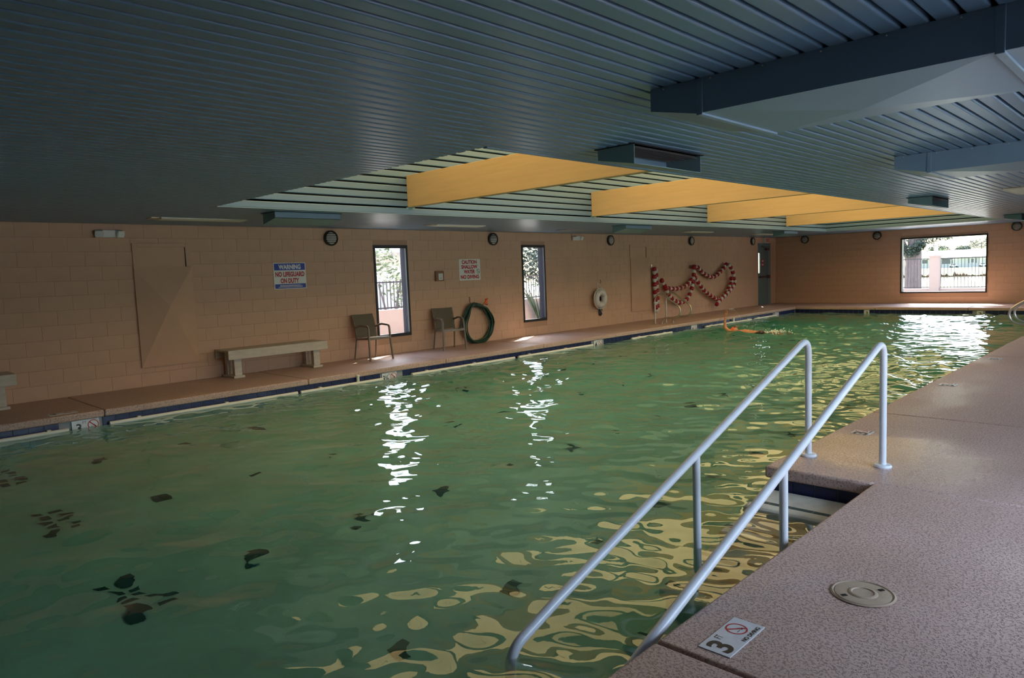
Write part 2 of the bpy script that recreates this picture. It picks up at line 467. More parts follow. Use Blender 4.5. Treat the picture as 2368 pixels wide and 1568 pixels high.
# windows
def window_left(name, w):
    a, b, z0, z1 = w
    r = struct(name)
    fr = MB(); t = .062; y0, y1 = W-.012, W+.03
    fr.box(a, y0, z0, a+t*.75, y1, z1); fr.box(b-t*.75, y0, z0, b, y1, z1)
    fr.box(a+t*.75, y0, z0, b-t*.75, y1, z0+t); fr.box(a+t*.75, y0, z1-t, b-t*.75, y1, z1)
    fr.build('window_frame', M['frame_black'], r, bevel=.003)
    jm = MB(); y2 = W+.2
    jm.box(a+.002, y1, z0, a+.03, y2, z1); jm.box(b-.03, y1, z0, b-.002, y2, z1); jm.box(a+.03, y1, z0+.002, b-.03, y2, z0+.04); jm.box(a+.03, y1, z1-.03, b-.03, y2, z1-.002)
    jm.build('window_jamb', M['jamb'], r)
    MB().box(a+.03, W+.125, z0+.04, b-.03, W+.131, z1-.03).build('glass_pane', M['glass'], r)
window_left('window_1', WIN1); window_left('window_2', WIN2)
r = struct('window_3'); a, b, z0, z1 = WIN3; fr = MB(); t = .045; x0, x1 = L-.01, L+.19
fr.box(x0, a, z0, x1, a+t, z1); fr.box(x0, b-t, z0, x1, b, z1); fr.box(x0, a+t, z0, x1, b-t, z0+t); fr.box(x0, a+t, z1-t, x1, b-t, z1)
fr.build('window_frame', M['frame_black'], r, bevel=.003)
MB().box(L+.10, a+t, z0+t, L+.106, b-t, z1-t).build('glass_pane', M['glass'], r)
for i, (a, b) in enumerate(RIGHT_WINDOWS):
    r = struct('window_%d' % (4+i)); fr = MB()
    for p, q in ((a, a+.06), ((a+b)/2-.03, (a+b)/2+.03), (b-.06, b)): fr.box(p, YR-.12, .1, q, YR-.02, 2.2)
    fr.box(a, YR-.12, .1, b, YR-.02, .16); fr.box(a, YR-.12, 2.14, b, YR-.02, 2.2)
    fr.build('window_frame', M['frame_black'], r)
    MB().box(a+.06, YR-.075, .16, b-.06, YR-.069, 2.14).build('glass_pane', M['glass'], r)

# door with its frame and fittings
dr = struct('door_1'); a, b, z0, z1 = DOOR
fr = MB(); fr.box(a, W-.006, 0, a+.025, W+.12, z1-.1); fr.box(b-.10, W-.015, 0, b, W+.12, z1); fr.box(a, W-.015, z1-.10, b-.10, W+.12, z1)
fr.build('door_frame', M['door_frame'], dr, bevel=.003)
lf = MB(); d0, d1 = a+.025, b-.112; ya, yb = W+.005, W+.045
lf.box(d0, ya, .0, d0+.01, yb, z1-.10); lf.box(d0+.16, ya, .0, d1, yb, z1-.10)
lf.box(d0+.01, ya, .0, d0+.16, yb, 1.16); lf.box(d0+.01, ya, 1.88, d0+.16, yb, z1-.10)
leaf = lf.build('door_leaf', M['door'], dr)
MB().box(d0+.01, W+.022, 1.16, d0+.16, W+.028, 1.88).build('glass_pane', M['glass'], dr)
pb = MB(); pb.box(d0+.03, W-.065, .98, d1-.02, W-.03, 1.05); pb.box(d0+.04, W-.03, .99, d0+.10, W+.005, 1.04); pb.box(d1-.16, W-.07, .96, d1-.02, W+.005, 1.07)
pb.build('panic_bar', M['bar'], dr, bevel=.006)
dc = MB(); dc.box(d1-.30, W-.05, 1.98, d1-.05, W+.005, 2.05); dc.bar((d1-.25, W-.03, 2.06), (d0+.35, W-.07, 2.085), .02); dc.bar((d0+.35, W-.07, 2.085), (d0+.22, W-.01, 2.14), .02)
dc.build('door_closer', M['bar'], dr)
MB().box(d1, W+.002, .0, d1+.012, W+.04, z1-.10).build('weather_strip', M['pvc'], dr)
ds = MB().box(d0+.27, W+.002, 1.38, d0+.45, W+.005, 1.66).build('door_notice', M['red'], dr)
MB().box(d0+.30, W+.0005, 1.56, d0+.42, W+.002, 1.62).build('notice_print', M['sign_white'], ds)
MB().box(d0+.30, W+.0005, 1.43, d0+.42, W+.002, 1.49).build('notice_print', M['sign_white'], ds)

# ------------------------------------------------------------------ ceiling of linear metal slats
ce = struct('ceiling')
PITCH, SW, SH = .105, .086, .026
def slat_profile():
    hw = SW/2; r = .011
    pts = [(-hw, SH), (-hw, r)]
    for k in range(1, 4):
        a = PI + PI/2*k/4; pts.append((-hw+r+r*math.cos(a), r+r*math.sin(a)))
    pts += [(-hw+r, 0), (hw-r, 0)]
    for k in range(1, 4):
        a = -PI/2 + PI/2*k/4; pts.append((hw-r+r*math.cos(a), r+r*math.sin(a)))
    pts += [(hw, r), (hw, SH)]
    return pts
PROF = slat_profile()
_sl = {}
def slat_mesh(x0, x1):
    k = (round(x0, 3), round(x1, 3))
    if k not in _sl: _sl[k] = MB().prism(PROF, x0, x1, 'x').mesh('slat', M['slat'])
    return _sl[k]
y = YR + .05
while y < W:
    if y+SW/2 > TY0-.005 and y-SW/2 < TY1+.005:
        place_mesh('slat', slat_mesh(X0, TX0), ce, (0, y, H)); place_mesh('slat', slat_mesh(TX1, L), ce, (0, y, H))
    else:
        place_mesh('slat', slat_mesh(X0, L), ce, (0, y, H))
    y += PITCH
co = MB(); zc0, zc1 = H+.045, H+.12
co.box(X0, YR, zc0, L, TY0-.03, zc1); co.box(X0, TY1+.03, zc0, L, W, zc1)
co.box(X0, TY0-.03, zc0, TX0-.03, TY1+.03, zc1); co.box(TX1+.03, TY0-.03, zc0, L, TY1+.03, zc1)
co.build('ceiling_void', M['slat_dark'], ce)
# tray walls: dark backing, then horizontal slats
tw = MB(); e = .03
tw.box(TX0-.2, TY1+e, H+.05, TX1+.2, TY1+.2, TZ+.1); tw.box(TX1+e, TY0-.2, H+.05, TX1+.2, TY1+e, TZ+.1)
tw.build('tray_backing', M['slat_dark'], ce)
tn = MB(); tn.box(TX0-.2, TY0-.2, H+.05, TX1+.2, TY0-e, TZ+.1); tn.box(TX0-.2, TY0-e, H+.05, TX0-e, TY1+e, TZ+.1)
tn.build('tray_wall', M['ceil_trim'], ce)
zs = H+.005+SW/2; rows = []
while zs < TZ-.02: rows.append(zs); zs += .1075
fm = MB().prism(PROF, TX0, TX1, 'x').mesh('slat', M['slat']); em = MB().prism(PROF, TY0, TY1, 'x').mesh('slat', M['slat'])
for z in rows:
    place_mesh('slat', fm, ce, (0, TY1, z), (-PI/2, 0, 0))
    o = place_mesh('slat', em, ce, (TX1, 0, z)); o.rotation_euler = Matrix(((0,0,1),(1,0,0),(0,1,0))).to_euler()
# trim angle round the opening
tr = MB(); tr.box(TX0, TY1-.012, H-.006, TX1, TY1+.035, H+.006); tr.box(TX1-.012, TY0, H-.006, TX1+.035, TY1, H+.006); tr.box(TX0, TY0-.035, H-.006, TX1, TY0+.010, H+.03)
tr.build('tray_trim', M['ceil_trim'], ce)
# roof of the tray with yellow skylight panels between the beams
rf = struct('trim_1'); rb = MB()
BEAMX = [6.64, 11.13, 15.67, 20.22]; BT = .105
rb.box(TX0-.2, TY0-.2, TZ+.06, TX1+.2, TY1+.2, TZ+.14)
for xb in BEAMX: rb.box(xb-.06, TY0, TZ-.06, xb+.2, TY1, TZ+.06)
rb.build('tray_roof', M['ceil_trim'], rf)
ed = [TX0]+[v for xb in BEAMX for v in (xb-.06, xb+.2)]+[TX1]
for i in range(5):
    xa, xb = ed[2*i]+.05, ed[2*i+1]-.05; n = 6
    for k in range(n):
        p = xa+(xb-xa)*k/n; q = xa+(xb-xa)*(k+1)/n-.045
        MB().box(p, TY0+.1, TZ+.02, q, TY1-.1, TZ+.05).build('skylight_panel', M['skylight'], rf)
# beams
for i, xb in enumerate(BEAMX):
    lab = ['nearest yellow timber beam crossing the ceiling recess, seen almost whole', 'second nearest yellow timber beam in the ceiling recess',
           'third yellow timber beam in the ceiling recess, counted from the camera', 'farthest yellow timber beam, nearest the picture window wall'][i]
    bm_ = thing('ceiling_beam', lab, 'beam', (xb, (TY0+TY1)/2, 2.54), group='yellow beams in the ceiling recess')
    MB().box(0, -(TY1-TY0)/2, 0, BT, (TY1-TY0)/2, .47).build('timber', M['beam'], bm_, bevel=.006)
    MB().box(-.03, (TY1-TY0)/2-.004, -.03, BT+.03, (TY1-TY0)/2+.004, 0).build('seat_plate', M['hood'], bm_)

# ------------------------------------------------------------------ deck, coping, pool basin
fl = struct('floor'); DT = .088
def slab(poly, name='deck_slab'):
    o = MB().prism(poly, -DT, 0).build(name, M['deck'], fl, smooth=True)
    md = o.modifiers.new('bevel', 'BEVEL'); md.width = .018; md.segments = 3; md.limit_method = 'ANGLE'
    return o
g = .004
lj = [X0, -.1, 2.66, 5.49, 8.26, 10.94, 13.48, 15.86, 18.5, 21.1, PE]
for p, q in zip(lj[:-1], lj[1:]): slab([(p+g, PL), (q-g, PL), (q-g, W), (p+g, W)])
slab([(PE+g, PL+g), (L, PL+g), (L, W), (PE+g, W)])
ej = [PR, 4.75, 7.25, PL]
for p, q in zip(ej[:-1], ej[1:]): slab([(PE, p+g), (L, p+g), (L, q-g), (PE, q-g)])
rj = [NX+.06, 7.36, 12.4, 17.4, PE]
slab([(NX, NR+.0), (NX+.0, PR), (rj[1]-g, PR), (rj[1]-g, YR), (5.0, YR), (5.0, NR)])
for p, q in zip(rj[1:-1], rj[2:]): slab([(p+g, YR), (q-g, YR), (q-g, PR), (p+g, PR)])
slab([(PE+g, YR), (L, YR), (L, PR-g), (PE+g, PR-g)])
slab([(2.315+g, YR), (5.0-g*.5, YR), (5.0-g*.5, NR), (2.315+g, NR)])
slab([(X0, YR), (2.315-g, YR), (2.315-g, NR), (X0, NR)])
slab([(X0, NR+g), (.6, NR+g), (.6, PR), (X0, PR)])
fb = MB(); o_ = .03
def base(x0, y0, x1, y1): fb.box(x0, y0, -1.95, x1, y1, -DT-.002)
base(X0, PL+o_+.008, L, W); base(PE+o_+.008, YR, L, PL+o_); base(NX+o_+.008, YR, PE+o_, PR-o_-.008); base(X0, YR, NX+o_, NR-o_-.008); base(X0, NR-o_-.008, .6-o_, PR-o_-.008)
fb.box(X0, YR, -1.95, L, W, -1.90)
pbn = struct('pool_basin'); fb.build('pool_wall', M['grout'], pbn)
# plaster lining below the tile band, sloping floor
pls = MB(); zt = -.246
def pl(x0, y0, x1, y1): pls.box(x0, y0, -1.9, x1, y1, zt)
pl(X0, PL+o_-.004, PE+o_, PL+o_+.008); pl(PE+o_-.004, PR-o_, PE+o_+.008, PL+o_); pl(NX+o_, PR-o_-.008, PE+o_, PR-o_+.004)
pl(NX+o_-.004, NR-o_, NX+o_+.008, PR-o_); pl(.6-o_, NR-o_-.008, NX+o_, NR-o_+.004); pl(.6-o_-.008, NR-o_, .6-o_+.004, PR-o_); pl(X0, PR-o_-.008, .6-o_, PR-o_+.004)
pls.add([(X0, NR-.1, -1.10), (6, NR-.1, -1.12), (21, NR-.1, -1.55), (PE+.1, NR-.1, -1.55), (X0, PL+.1, -1.10), (6, PL+.1, -1.12), (21, PL+.1, -1.55), (PE+.1, PL+.1, -1.55)],
        [(0, 1, 5, 4), (1, 2, 6, 5), (2, 3, 7, 6)])
pls.build('pool_plaster', M['plaster'], pbn)
# lanes of single dark tiles let into the pool floor, each ending in a cross bar
def zfloor(x): return -1.10 if x < 0 else (-1.10-.02*x/6 if x < 6 else -1.12-.43*(min(x, 21)-6)/15)
ftm = MB().box(-.058, -.058, 0, .058, .058, .006).mesh('floor_tile', M['darktile'])
for ly in (3.20, 4.97, 6.86, 8.73):
    for k in range(23): place_mesh('floor_tile', ftm, pbn, (2.29+.905*k, ly, zfloor(2.29+.905*k)+.002))
    for i in range(2):
        for j in range(5): place_mesh('floor_tile', ftm, pbn, (1.36+.15*i+.03*(j % 2), ly-.24+.15*j, zfloor(1.4)+.002), (0, 0, 0), (.72, .72, 1))
# waterline tiles
tm = MB()
vs, fs = block_mesh(.150, .150, .008, .002); tme = MB().add(vs, fs).mesh('tile', M['tile'])
zt_c = -DT-.003-.075; TP = .1555
LM = [(2.29, 2.60), (6.86, 7.16), (12.66, 12.96), (16.95, 17.26), (22.2, 22.51)]
EM = [(7.42, 7.575), (4.38, 4.53)]
x = 1.0
while x < PE:
    if not any(a-.06 < x < b+.06 for a, b in LM): place_mesh('tile', tme, pbn, (x, PL+o_, zt_c), ROT_LEFT)
    x += TP
y = PL-.05
while y > PR:
    if not any(a-.06 < y < b+.06 for a, b in EM): place_mesh('tile', tme, pbn, (PE+o_, y, zt_c), ROT_END)
    y -= TP
y = PR-o_-.09
while y > NR-.1:
    place_mesh('tile', tme, pbn, (NX+o_, y, zt_c), ROT_END); y -= TP
far_t = MB(); x = NX+.15
while x < PE:
    far_t.box(x-.075, PR-o_, zt_c-.075, x+.075, PR-o_+.006, zt_c+.075); x += TP
far_t.build('right_tile_band', M['tile'], pbn, kind='stuff')

# steps in the recess of the right deck
st = thing('pool_steps', 'white plaster pool steps with dark tile nosing in the deck recess', 'steps', (NX, (NR+PR)/2, -1.1))
yy0, yy1 = NR-o_-(NR+PR)/2, PR-o_-(NR+PR)/2
edges = [4.53, 4.18, 3.83, 3.48, 3.13]; tops = [-.172, -.37, -.56, -.75, -.93]
prev = NX+o_
for k, (xe, zt2) in enumerate(zip(edges, tops)):
    MB().box(xe-NX, yy0, 0, prev-NX, yy1, zt2+1.1).build('step', M['step'], st, bevel=.03, segs=3)
    for j in range(5):
        MB().box(xe+.10-NX, yy0+.004+j*.15, zt2+1.1, xe+.145-NX, yy0+.150+j*.15, zt2+1.1015).build('nosing_tile', M['darktile'], st)
    prev = xe+.03
# the outer cheek of the steps in the pool
# ------------------------------------------------------------------ water
def water():
    dx = .028
    xs = np.arange(X0, PE+o_+.02, dx); ys = np.arange(NR-.06, PL+o_+.03, dx)
    nx, ny = len(xs), len(ys)
    X, Y = np.meshgrid(xs, ys, indexing='ij')
    r = np.random.default_rng(11); Hh = np.zeros_like(X)
    # a chop of many short waves, livelier towards the far end and the swimmer
    for i in range(90):
        lam = math.exp(r.uniform(math.log(.15), math.log(1.2))); th = r.uniform(0, 2*PI); ph = r.uniform(0, 2*PI)
        k = 2*PI/lam; amp = .0190*lam**.90/math.sqrt(90)*2.0
        Hh += amp*np.sin(k*(X*math.cos(th)+Y*math.sin(th))+ph+.5*np.sin(X*.9+i)+.5*np.sin(Y*1.1+i*2))
    patch = .62+.42*np.sin(X*.55+1.2+.5*np.sin(Y*.7))*np.sin(Y*.62+.4*np.sin(X*.5)) 
    gain = np.clip(.55+.055*X, .55, 1.25)*np.clip(patch, .30, 1.1)
    sw = np.exp(-(((X-16.7)/2.2)**2+((Y-8.0)/1.6)**2))
    Z = WZ+Hh*gain*(1+.8*sw)
    use = np.ones((nx, ny), bool); use[(X > NX+.05) & (Y < PR-.06)] = False
    idx = -np.ones((nx, ny), int); q = use[:-1, :-1] & use[1:, :-1] & use[:-1, 1:] & use[1:, 1:]
    vm = np.zeros((nx, ny), bool)
    for a, b in ((0, 0), (1, 0), (0, 1), (1, 1)): vm[a:nx-1+a, b:ny-1+b] |= q
    idx[vm] = np.arange(vm.sum())
    co = np.stack([X[vm], Y[vm], Z[vm]], 1)
    I, J = np.nonzero(q)
    fc = np.stack([idx[I, J], idx[I+1, J], idx[I+1, J+1], idx[I, J+1]], 1)
    nb = len(co)
    # sides and bottom close the body of water
    ed = {}
    for f in fc:
        for a, b in ((f[0], f[1]), (f[1], f[2]), (f[2], f[3]), (f[3], f[0])): 
            if (b, a) in ed: del ed[(b, a)]
            else: ed[(a, b)] = 1
    nxt = {a: b for a, b in ed}
    st0 = next(iter(nxt)); loop = [st0]; cur = nxt[st0]
    while cur != st0: loop.append(cur); cur = nxt[cur]
    low = {v: nb+i for i, v in enumerate(loop)}
    lc = co[loop].copy(); lc[:, 2] = -1.75
    faces = fc.tolist()+[(b, a, low[a], low[b]) for a, b in ed]+[tuple(low[v] for v in reversed(loop))]
    me = bpy.data.meshes.new('pool_water'); me.from_pydata(np.concatenate([co, lc]).tolist(), [], faces)
    me.polygons.foreach_set('use_smooth', [True]*len(fc)+[False]*(len(faces)-len(fc)))
    me.materials.append(M['water'])
    o = bpy.data.objects.new('pool_water', me); C.objects.link(o)
    tag(o, 'green rippling water filling the indoor swimming pool', 'water', kind='stuff')
water()

# ------------------------------------------------------------------ ceiling ducts, hoods, strip lights
def duct(x0, x1, label, ys=2.135):
    d = thing('ceiling_duct', label, 'duct', (x0, ys, H), group='ducts under the ceiling')
    w = x1-x0; f1 = -.275; f2 = -1.545; ye = YR-ys; D0, D1 = -.113, -.172
    def sec(y0, y1, da, db, nm):
        # sheet-metal box section with a cross-broken (pyramidal) underside
        mb = MB(); ym = (y0+y1)/2; pk = (da+db)/2-.04
        vs = [(0, y0, 0), (w, y0, 0), (w, y1, 0), (0, y1, 0), (0, y0, da), (w, y0, da), (w, y1, db), (0, y1, db), (w/2, ym, pk)]
        mb.add(vs, [(0, 1, 5, 4), (1, 2, 6, 5), (2, 3, 7, 6), (3, 0, 4, 7), (0, 3, 2, 1), (4, 5, 8), (5, 6, 8), (6, 7, 8), (7, 4, 8)])
        mb.build(nm, M['duct'], d)
    mb = MB(); mb.add([(0,0,0),(w,0,0),(w,f1,0),(0,f1,0),(0,0,D0),(w,0,D0),(w,f1,D1),(0,f1,D1)], [(0,1,5,4),(1,2,6,5),(2,3,7,6),(3,0,4,7),(0,3,2,1),(4,5,6,7)])
    mb.build('end_section', M['duct'], d)
    sec(f1-.03, f2, D1, D1, 'duct_section'); sec(f2-.03, ye+.002, D1, D1, 'duct_section')
    for f in (f1, f2):
        fl_ = MB(); fl_.box(-.006, f-.032, D1-.010, w+.006, f+.002, 0); fl_.build('flange', M['duct'], d, bevel=.003)
    sc = MB()
    for k in range(14): sc.lathe([(.0035, 0), (.0035, .003)], 6, 'x', (-.003, -.08-k*.27, -.012))
    sc.build('screws', M['pvc'], d, kind='stuff')
duct(3.32, 4.20, 'large blue sheet metal ceiling duct nearest the camera, upper right')
duct(7.34, 8.22, 'smaller looking blue ceiling duct behind the large one, upper right', 2.08)

def hood(x0, yt, sgn, label, first=None):
    """scoop under a return grille: low wall on the tray side, deep open mouth away from it; sgn = direction of the mouth in Y"""
    h = thing('air_hood', label, 'vent', (x0, yt, H), (0, 0, 0), group='air hoods round the ceiling recess')
    Wd = 1.0; dp = .34*sgn; za, zb = -.086, -.150; t = .006
    for nm, x in (('end_panel', 0), ('end_panel', Wd-t)):
        MB().prism([(0, 0), (dp, 0), (dp, zb), (0, za)], x, x+t, 'x').build(nm, M['hood'], h)
    MB().box(t, 0, za, Wd-t, t*sgn, 0).build('back_panel', M['ceil_trim'], h)
    MB().add([(t, 0, za), (Wd-t, 0, za), (Wd-t, dp, zb), (t, dp, zb), (t, 0, za+t), (Wd-t, 0, za+t), (Wd-t, dp, zb+t), (t, dp, zb+t)],
             [(0,3,2,1),(4,5,6,7),(0,1,5,4),(1,2,6,5),(2,3,7,6),(3,0,4,7)]).build('sloped_bottom', M['hood'], h)
    gr = MB()
    for k in range(6):
        y_ = sgn*(.05+k*.05); gr.add([(.03, y_, -.004), (Wd-.03, y_, -.004), (Wd-.03, y_+.03*sgn, -.03), (.03, y_+.03*sgn, -.03), (.03, y_+.004, -.004), (Wd-.03, y_+.004, -.004), (Wd-.03, y_+.03*sgn+.004, -.03), (.03, y_+.03*sgn+.004, -.03)],
                                     [(0,1,2,3),(7,6,5,4),(0,4,5,1),(1,5,6,2),(2,6,7,3),(3,7,4,0)])
    gr.box(.02, 0, -.006, Wd-.02, dp, -.001)
    gr.build('louvre', M['grille'], h)
    MB().box(-.02, -.02*sgn, -.006, Wd+.02, dp+.02*sgn, -.0005).build('flange', M['slat_dark'], h)
hood(4.58, 3.44, -1, 'teal air hood with louvres beside the nearest yellow beam')
hood(12.53, 3.345, -1, 'teal air hood with louvres at the far right of the yellow beams')
hood(20.6, 3.40, -1, 'teal air hood cut by the right edge, above the picture window')
hood(4.655, 8.85, 1, 'teal air hood under the ceiling above the warning sign')
hood(12.70, 8.85, 1, 'teal air hood under the ceiling above the ring buoy')
hood(20.8, 8.85, 1, 'teal air hood under the ceiling in the far left corner by the door')

def strip_light(x0, yc, lab, vent=False):
    s = thing('air_vent' if vent else 'ceiling_light', lab, 'vent' if vent else 'ceiling light', (x0, yc, H))
    w = 1.22 if not vent else 1.0
    MB().box(0, -.15, -.012, w, -.13, .01).box(0, .13, -.012, w, .15, .01).box(0, -.13, -.012, .02, .13, .01).box(w-.02, -.13, -.012, w, .13, .01).build('frame', M['strip'] if not vent else M['grille'], s)
    if vent:
        for k in range(8): MB().box(.02, -.12+k*.032, -.008, w-.02, -.105+k*.032, .006).build('louvre', M['grille'], s)
    else:
        MB().prism([(-.13, -.004), (-.09, -.022), (.09, -.022), (.13, -.004), (.13, .006), (-.13, .006)], .02, w-.02, 'x').build('diffuser', M['strip'], s)
        MB().box(-.11, -.10, -.006, -.004, .10, .002).build('end_plate', M['brass'], s)
strip_light(3.68, 10.30, 'unlit white strip light in the ceiling above the first wall panel')
strip_light(8.40, 10.12, 'unlit white strip light in the ceiling above the no diving sign')
strip_light(12.40, 10.40, 'slotted air vent in the ceiling above the second window', True)
strip_light(17.2, 10.0, 'unlit white strip light in the ceiling above the lane rope')
strip_light(21.5, 10.1, 'unlit white strip light in the ceiling near the far door')
strip_light(12.46, 1.95, 'unlit white strip light at the right edge beyond the ducts')

# ------------------------------------------------------------------ things on the left and far walls
def bulkhead(loc, rot, label):
    t = thing('bulkhead_light', label, 'wall light', loc, rot, group='round bulkhead lights')
    MB().lathe([(.135, 0), (.140, .02), (.138, .055), (.120, .068), (.112, .062), (.112, .03)], 36, 'z', capends=False).build('housing', M['lamp_body'], t, smooth=True)
    MB().lathe([(.113, .03), (.105, .052), (.075, .068), (.035, .076), (.002, .078)], 32, 'z', capends=False).build('lens', M['lamp_glass'], t, smooth=True)
    for k in (-2, -1, 0, 1, 2):
        v = k*.038; hw = math.sqrt(.122**2-v*v)
        MB().tube([(-hw, v, .062), (-hw*.5, v, .082), (0, v, .087), (hw*.5, v, .082), (hw, v, .062)], .0065, 8).build('guard_bar', M['lamp_body'], t)
    return t
b0 = bulkhead((7.05, W, 2.262), ROT_LEFT, 'round caged wall light above and right of the warning sign')
for (x, z, lab) in [(11.193, 2.276, 'round caged wall light above and right of the shallow water sign'), (15.622, 2.278, 'round caged wall light above the ring buoy'),
                    (19.857, 2.286, 'round caged wall light above the lane rope floats'), (24.09, 2.296, 'round caged wall light left of the far door')]:
    dup(b0, (x, W, z), ROT_LEFT, lab)
for (y, z, lab) in [(10.317, 2.305, 'round caged wall light on the far wall beside the corner'), (7.879, 2.29, 'round caged wall light left of the picture window'), (3.974, 2.322, 'round caged wall light right of the picture window')]:
    dup(b0, (L, y, z), ROT_END, lab)

def emergency(loc, lab, turn):
    t = thing('emergency_light', lab, 'emergency light', loc, ROT_LEFT, group='twin head emergency lights')
    MB().box(-.10, -.055, 0, .10, .055, .06).build('housing', M['emer'], t, bevel=.01)
    for s in (-1, 1):
        hd = MB().prism([(-.055, -.05), (.055, -.05), (.06, .0), (.05, .05), (-.05, .05), (-.06, 0)], -.035, .035).build('lamp_head', M['emer'], t, bevel=.008)
        hd.location = (s*.135, .0, .055); hd.rotation_euler = (.35, s*.35+turn, 0)
        MB().box(-.045, -.04, .035, .045, .04, .040).build('lens', M['emer_lens'], hd)
    return t
emergency((3.38, W, 2.294), 'twin head emergency light above the first wall panel', 0)
emergency((14.19, W, 2.32), 'small twin head emergency light right of the second window', -.2)

def shutter(x0, lab, boardw, px0, px1):
    """a walled-up opening: trim and sunk board above, and a pyramid-faced cover hung in front"""
    t = thing('opening_cover', lab, 'wall panel', (x0, W-.0015, 0), ROT_LEFT)
    w = boardw; f = .075
    MB().box(0, 1.80, 0, f, 2.16, .022).box(w-f, 1.80, 0, w, 2.16, .022).box(f, 2.16-f*.75, 0, w-f, 2.16, .022).build('trim', M['wall'], t, bevel=.003)
    MB().box(f, 1.78, 0, w-f, 2.10, .006).build('sunk_board', M['wall'], t)
    MB().box(w-f-.01, 1.80, .006, w-f, 2.10, .010).build('gap', M['hole'], t)
    a, b = px0-x0, px1-x0; z0, z1 = .29, 1.79; zt = .030; zm = 1.20; xm = (a+b)/2; zp = .17
    vs = [(a, z0, .001), (b, z0, .001), (b, z1, .001), (a, z1, .001), (a, z0, zt), (b, z0, zt), (b, z1, zt), (a, z1, zt), (xm, zm, zp)]
    MB().add(vs, [(0,1,5,4),(1,2,6,5),(2,3,7,6),(3,0,4,7),(4,5,8),(5,6,8),(6,7,8),(7,4,8),(3,2,1,0)]).build('cover_panel', M['wall'], t)
    MB().tube([(xm-.09, 1.475, zt+.035), (xm-.06, 1.462, zt+.042), (xm, 1.455, zt+.043), (xm+.06, 1.462, zt+.042), (xm+.09, 1.475, zt+.035)], .006, 8).build('pull_lip', M['wall'], t)
    return t
shutter(3.675, 'large painted cover panel with pyramid face left of the warning sign', .845, 3.672, 4.525)
shutter(16.53, 'narrow looking painted cover panel left of the lane rope floats', .885, 16.55, 17.52)

# signs
s1 = thing('warning_sign', 'blue and white no lifeguard warning sign on the left wall', 'sign', (6.207, W, 1.604), ROT_LEFT)
MB().box(-.306, -.228, .001, .306, .228, .005).build('panel', M['sign_white'], s1)
MB().box(-.292, .098, .005, .292, .215, .0058).build('blue_band', M['blue_print'], s1)
MB().box(-.292, -.216, .005, .292, -.140, .0058).build('blue_band', M['blue_print'], s1)
put_text('WARNING', M['sign_white'], s1, 0, .155, .0066, .42, .085, .045)
put_text('NO LIFEGUARD', M['red'], s1, 0, .028, .0062, .555, .088, .045)
put_text('ON DUTY', M['red'], s1, -.01, -.085, .0062, .35, .088, .045)
for v in (-.162, -.178, -.196):
    MB().box(-.23 if v < -.19 else -.20, v-.004, .0058, .23 if v < -.17 else .19, v+.004, .0064).build('fine_print', M['sign_white'], s1)
s2 = thing('caution_sign', 'red lettered caution shallow water no diving sign', 'sign', (10.471, W, 1.612), ROT_LEFT)
MB().box(-.312, -.229, .001, .312, .229, .005).build('panel', M['sign_white'], s2)
put_text('CAUTION', M['red'], s2, -.01, .165, .0056, .44, .085, .05)
put_text('SHALLOW', M['red'], s2, -.01, .062, .0056, .475, .085, .05)
put_text('WATER', M['red'], s2, -.015, -.043, .0056, .33, .085, .05)
put_text('NO DIVING', M['red'], s2, -.005, -.155, .0056, .54, .085, .05)
def no_diving(parent, u, v, n, r, ring, fig):
    """prohibition roundel: ring, slash and a small diving figure"""
    mb = MB(); k = 40; ri = r*.84
    vs = [(r*math.cos(2*PI*i/k), r*math.sin(2*PI*i/k), 0) for i in range(k)]+[(ri*math.cos(2*PI*i/k), ri*math.sin(2*PI*i/k), 0) for i in range(k)]
    mb.add(vs, [(i, (i+1) % k, k+(i+1) % k, k+i) for i in range(k)])
    c = math.cos(PI/4)*ri; w = r*.07
    mb.add([(-c-w, c-w, 0), (-c+w, c+w, 0), (c+w, -c+w, 0), (c-w, -c-w, 0)], [(0, 3, 2, 1)])
    me = bpy.data.meshes.new('roundel'); me.from_pydata(mb.v, [], mb.f); me.materials.append(ring)
    place_mesh('roundel', me, parent, (u, v, n))
    f = MB(); q = r*.62
    f.bar((-.75*q, .8*q, 0), (.05*q, .0, 0), r*.15, .0004); f.bar((.05*q, 0, 0), (.55*q, -.38*q, 0), r*.20, .0004); f.bar((.45*q, -.3*q, 0), (.35*q, -.75*q, 0), r*.09, .0004)
    f.bar((-.85*q, -.55*q, 0), (.1*q, -.55*q, 0), r*.05, .0004)
    f.lathe([(r*.10, -.0003), (r*.10, .0003)], 12, 'z', (.66*q, -.52*q, 0))
    f.build('diver_figure', fig, parent).location = (u, v, n-.0003)
no_diving(s2, .245, -.040, .0058, .05, M['black'], M['black'])

# switch box
sb = thing('switch_box', 'small brown box with white thermostat beside the shallow water sign', 'switch', (9.579, W, 1.498), ROT_LEFT)
MB().box(-.108, -.105, 0, .108, .108, .055).build('housing', M['box_wood'], sb, bevel=.006)
MB().box(-.055, -.085, .055, .065, .055, .07).build('thermostat', M['emer'], sb, bevel=.005)
MB().box(-.02, -.045, .07, .03, -.038, .073).build('slider', M['jamb'], sb)
# small fixture at the left frame edge
wf0 = thing('wall_hook', 'small yellowish hook plate on the wall at the left picture edge', 'hook', (1.90, W, 1.57), ROT_LEFT)
MB().box(-.03, -.05, 0, .03, .05, .012).build('plate', M['brass'], wf0, bevel=.004)
MB().tube(catmull([(0, .02, .012), (0, .015, .05), (0, -.02, .06), (0, -.035, .045)], 5), .008, 8).build('hook_arm', M['brass'], wf0, smooth=True)

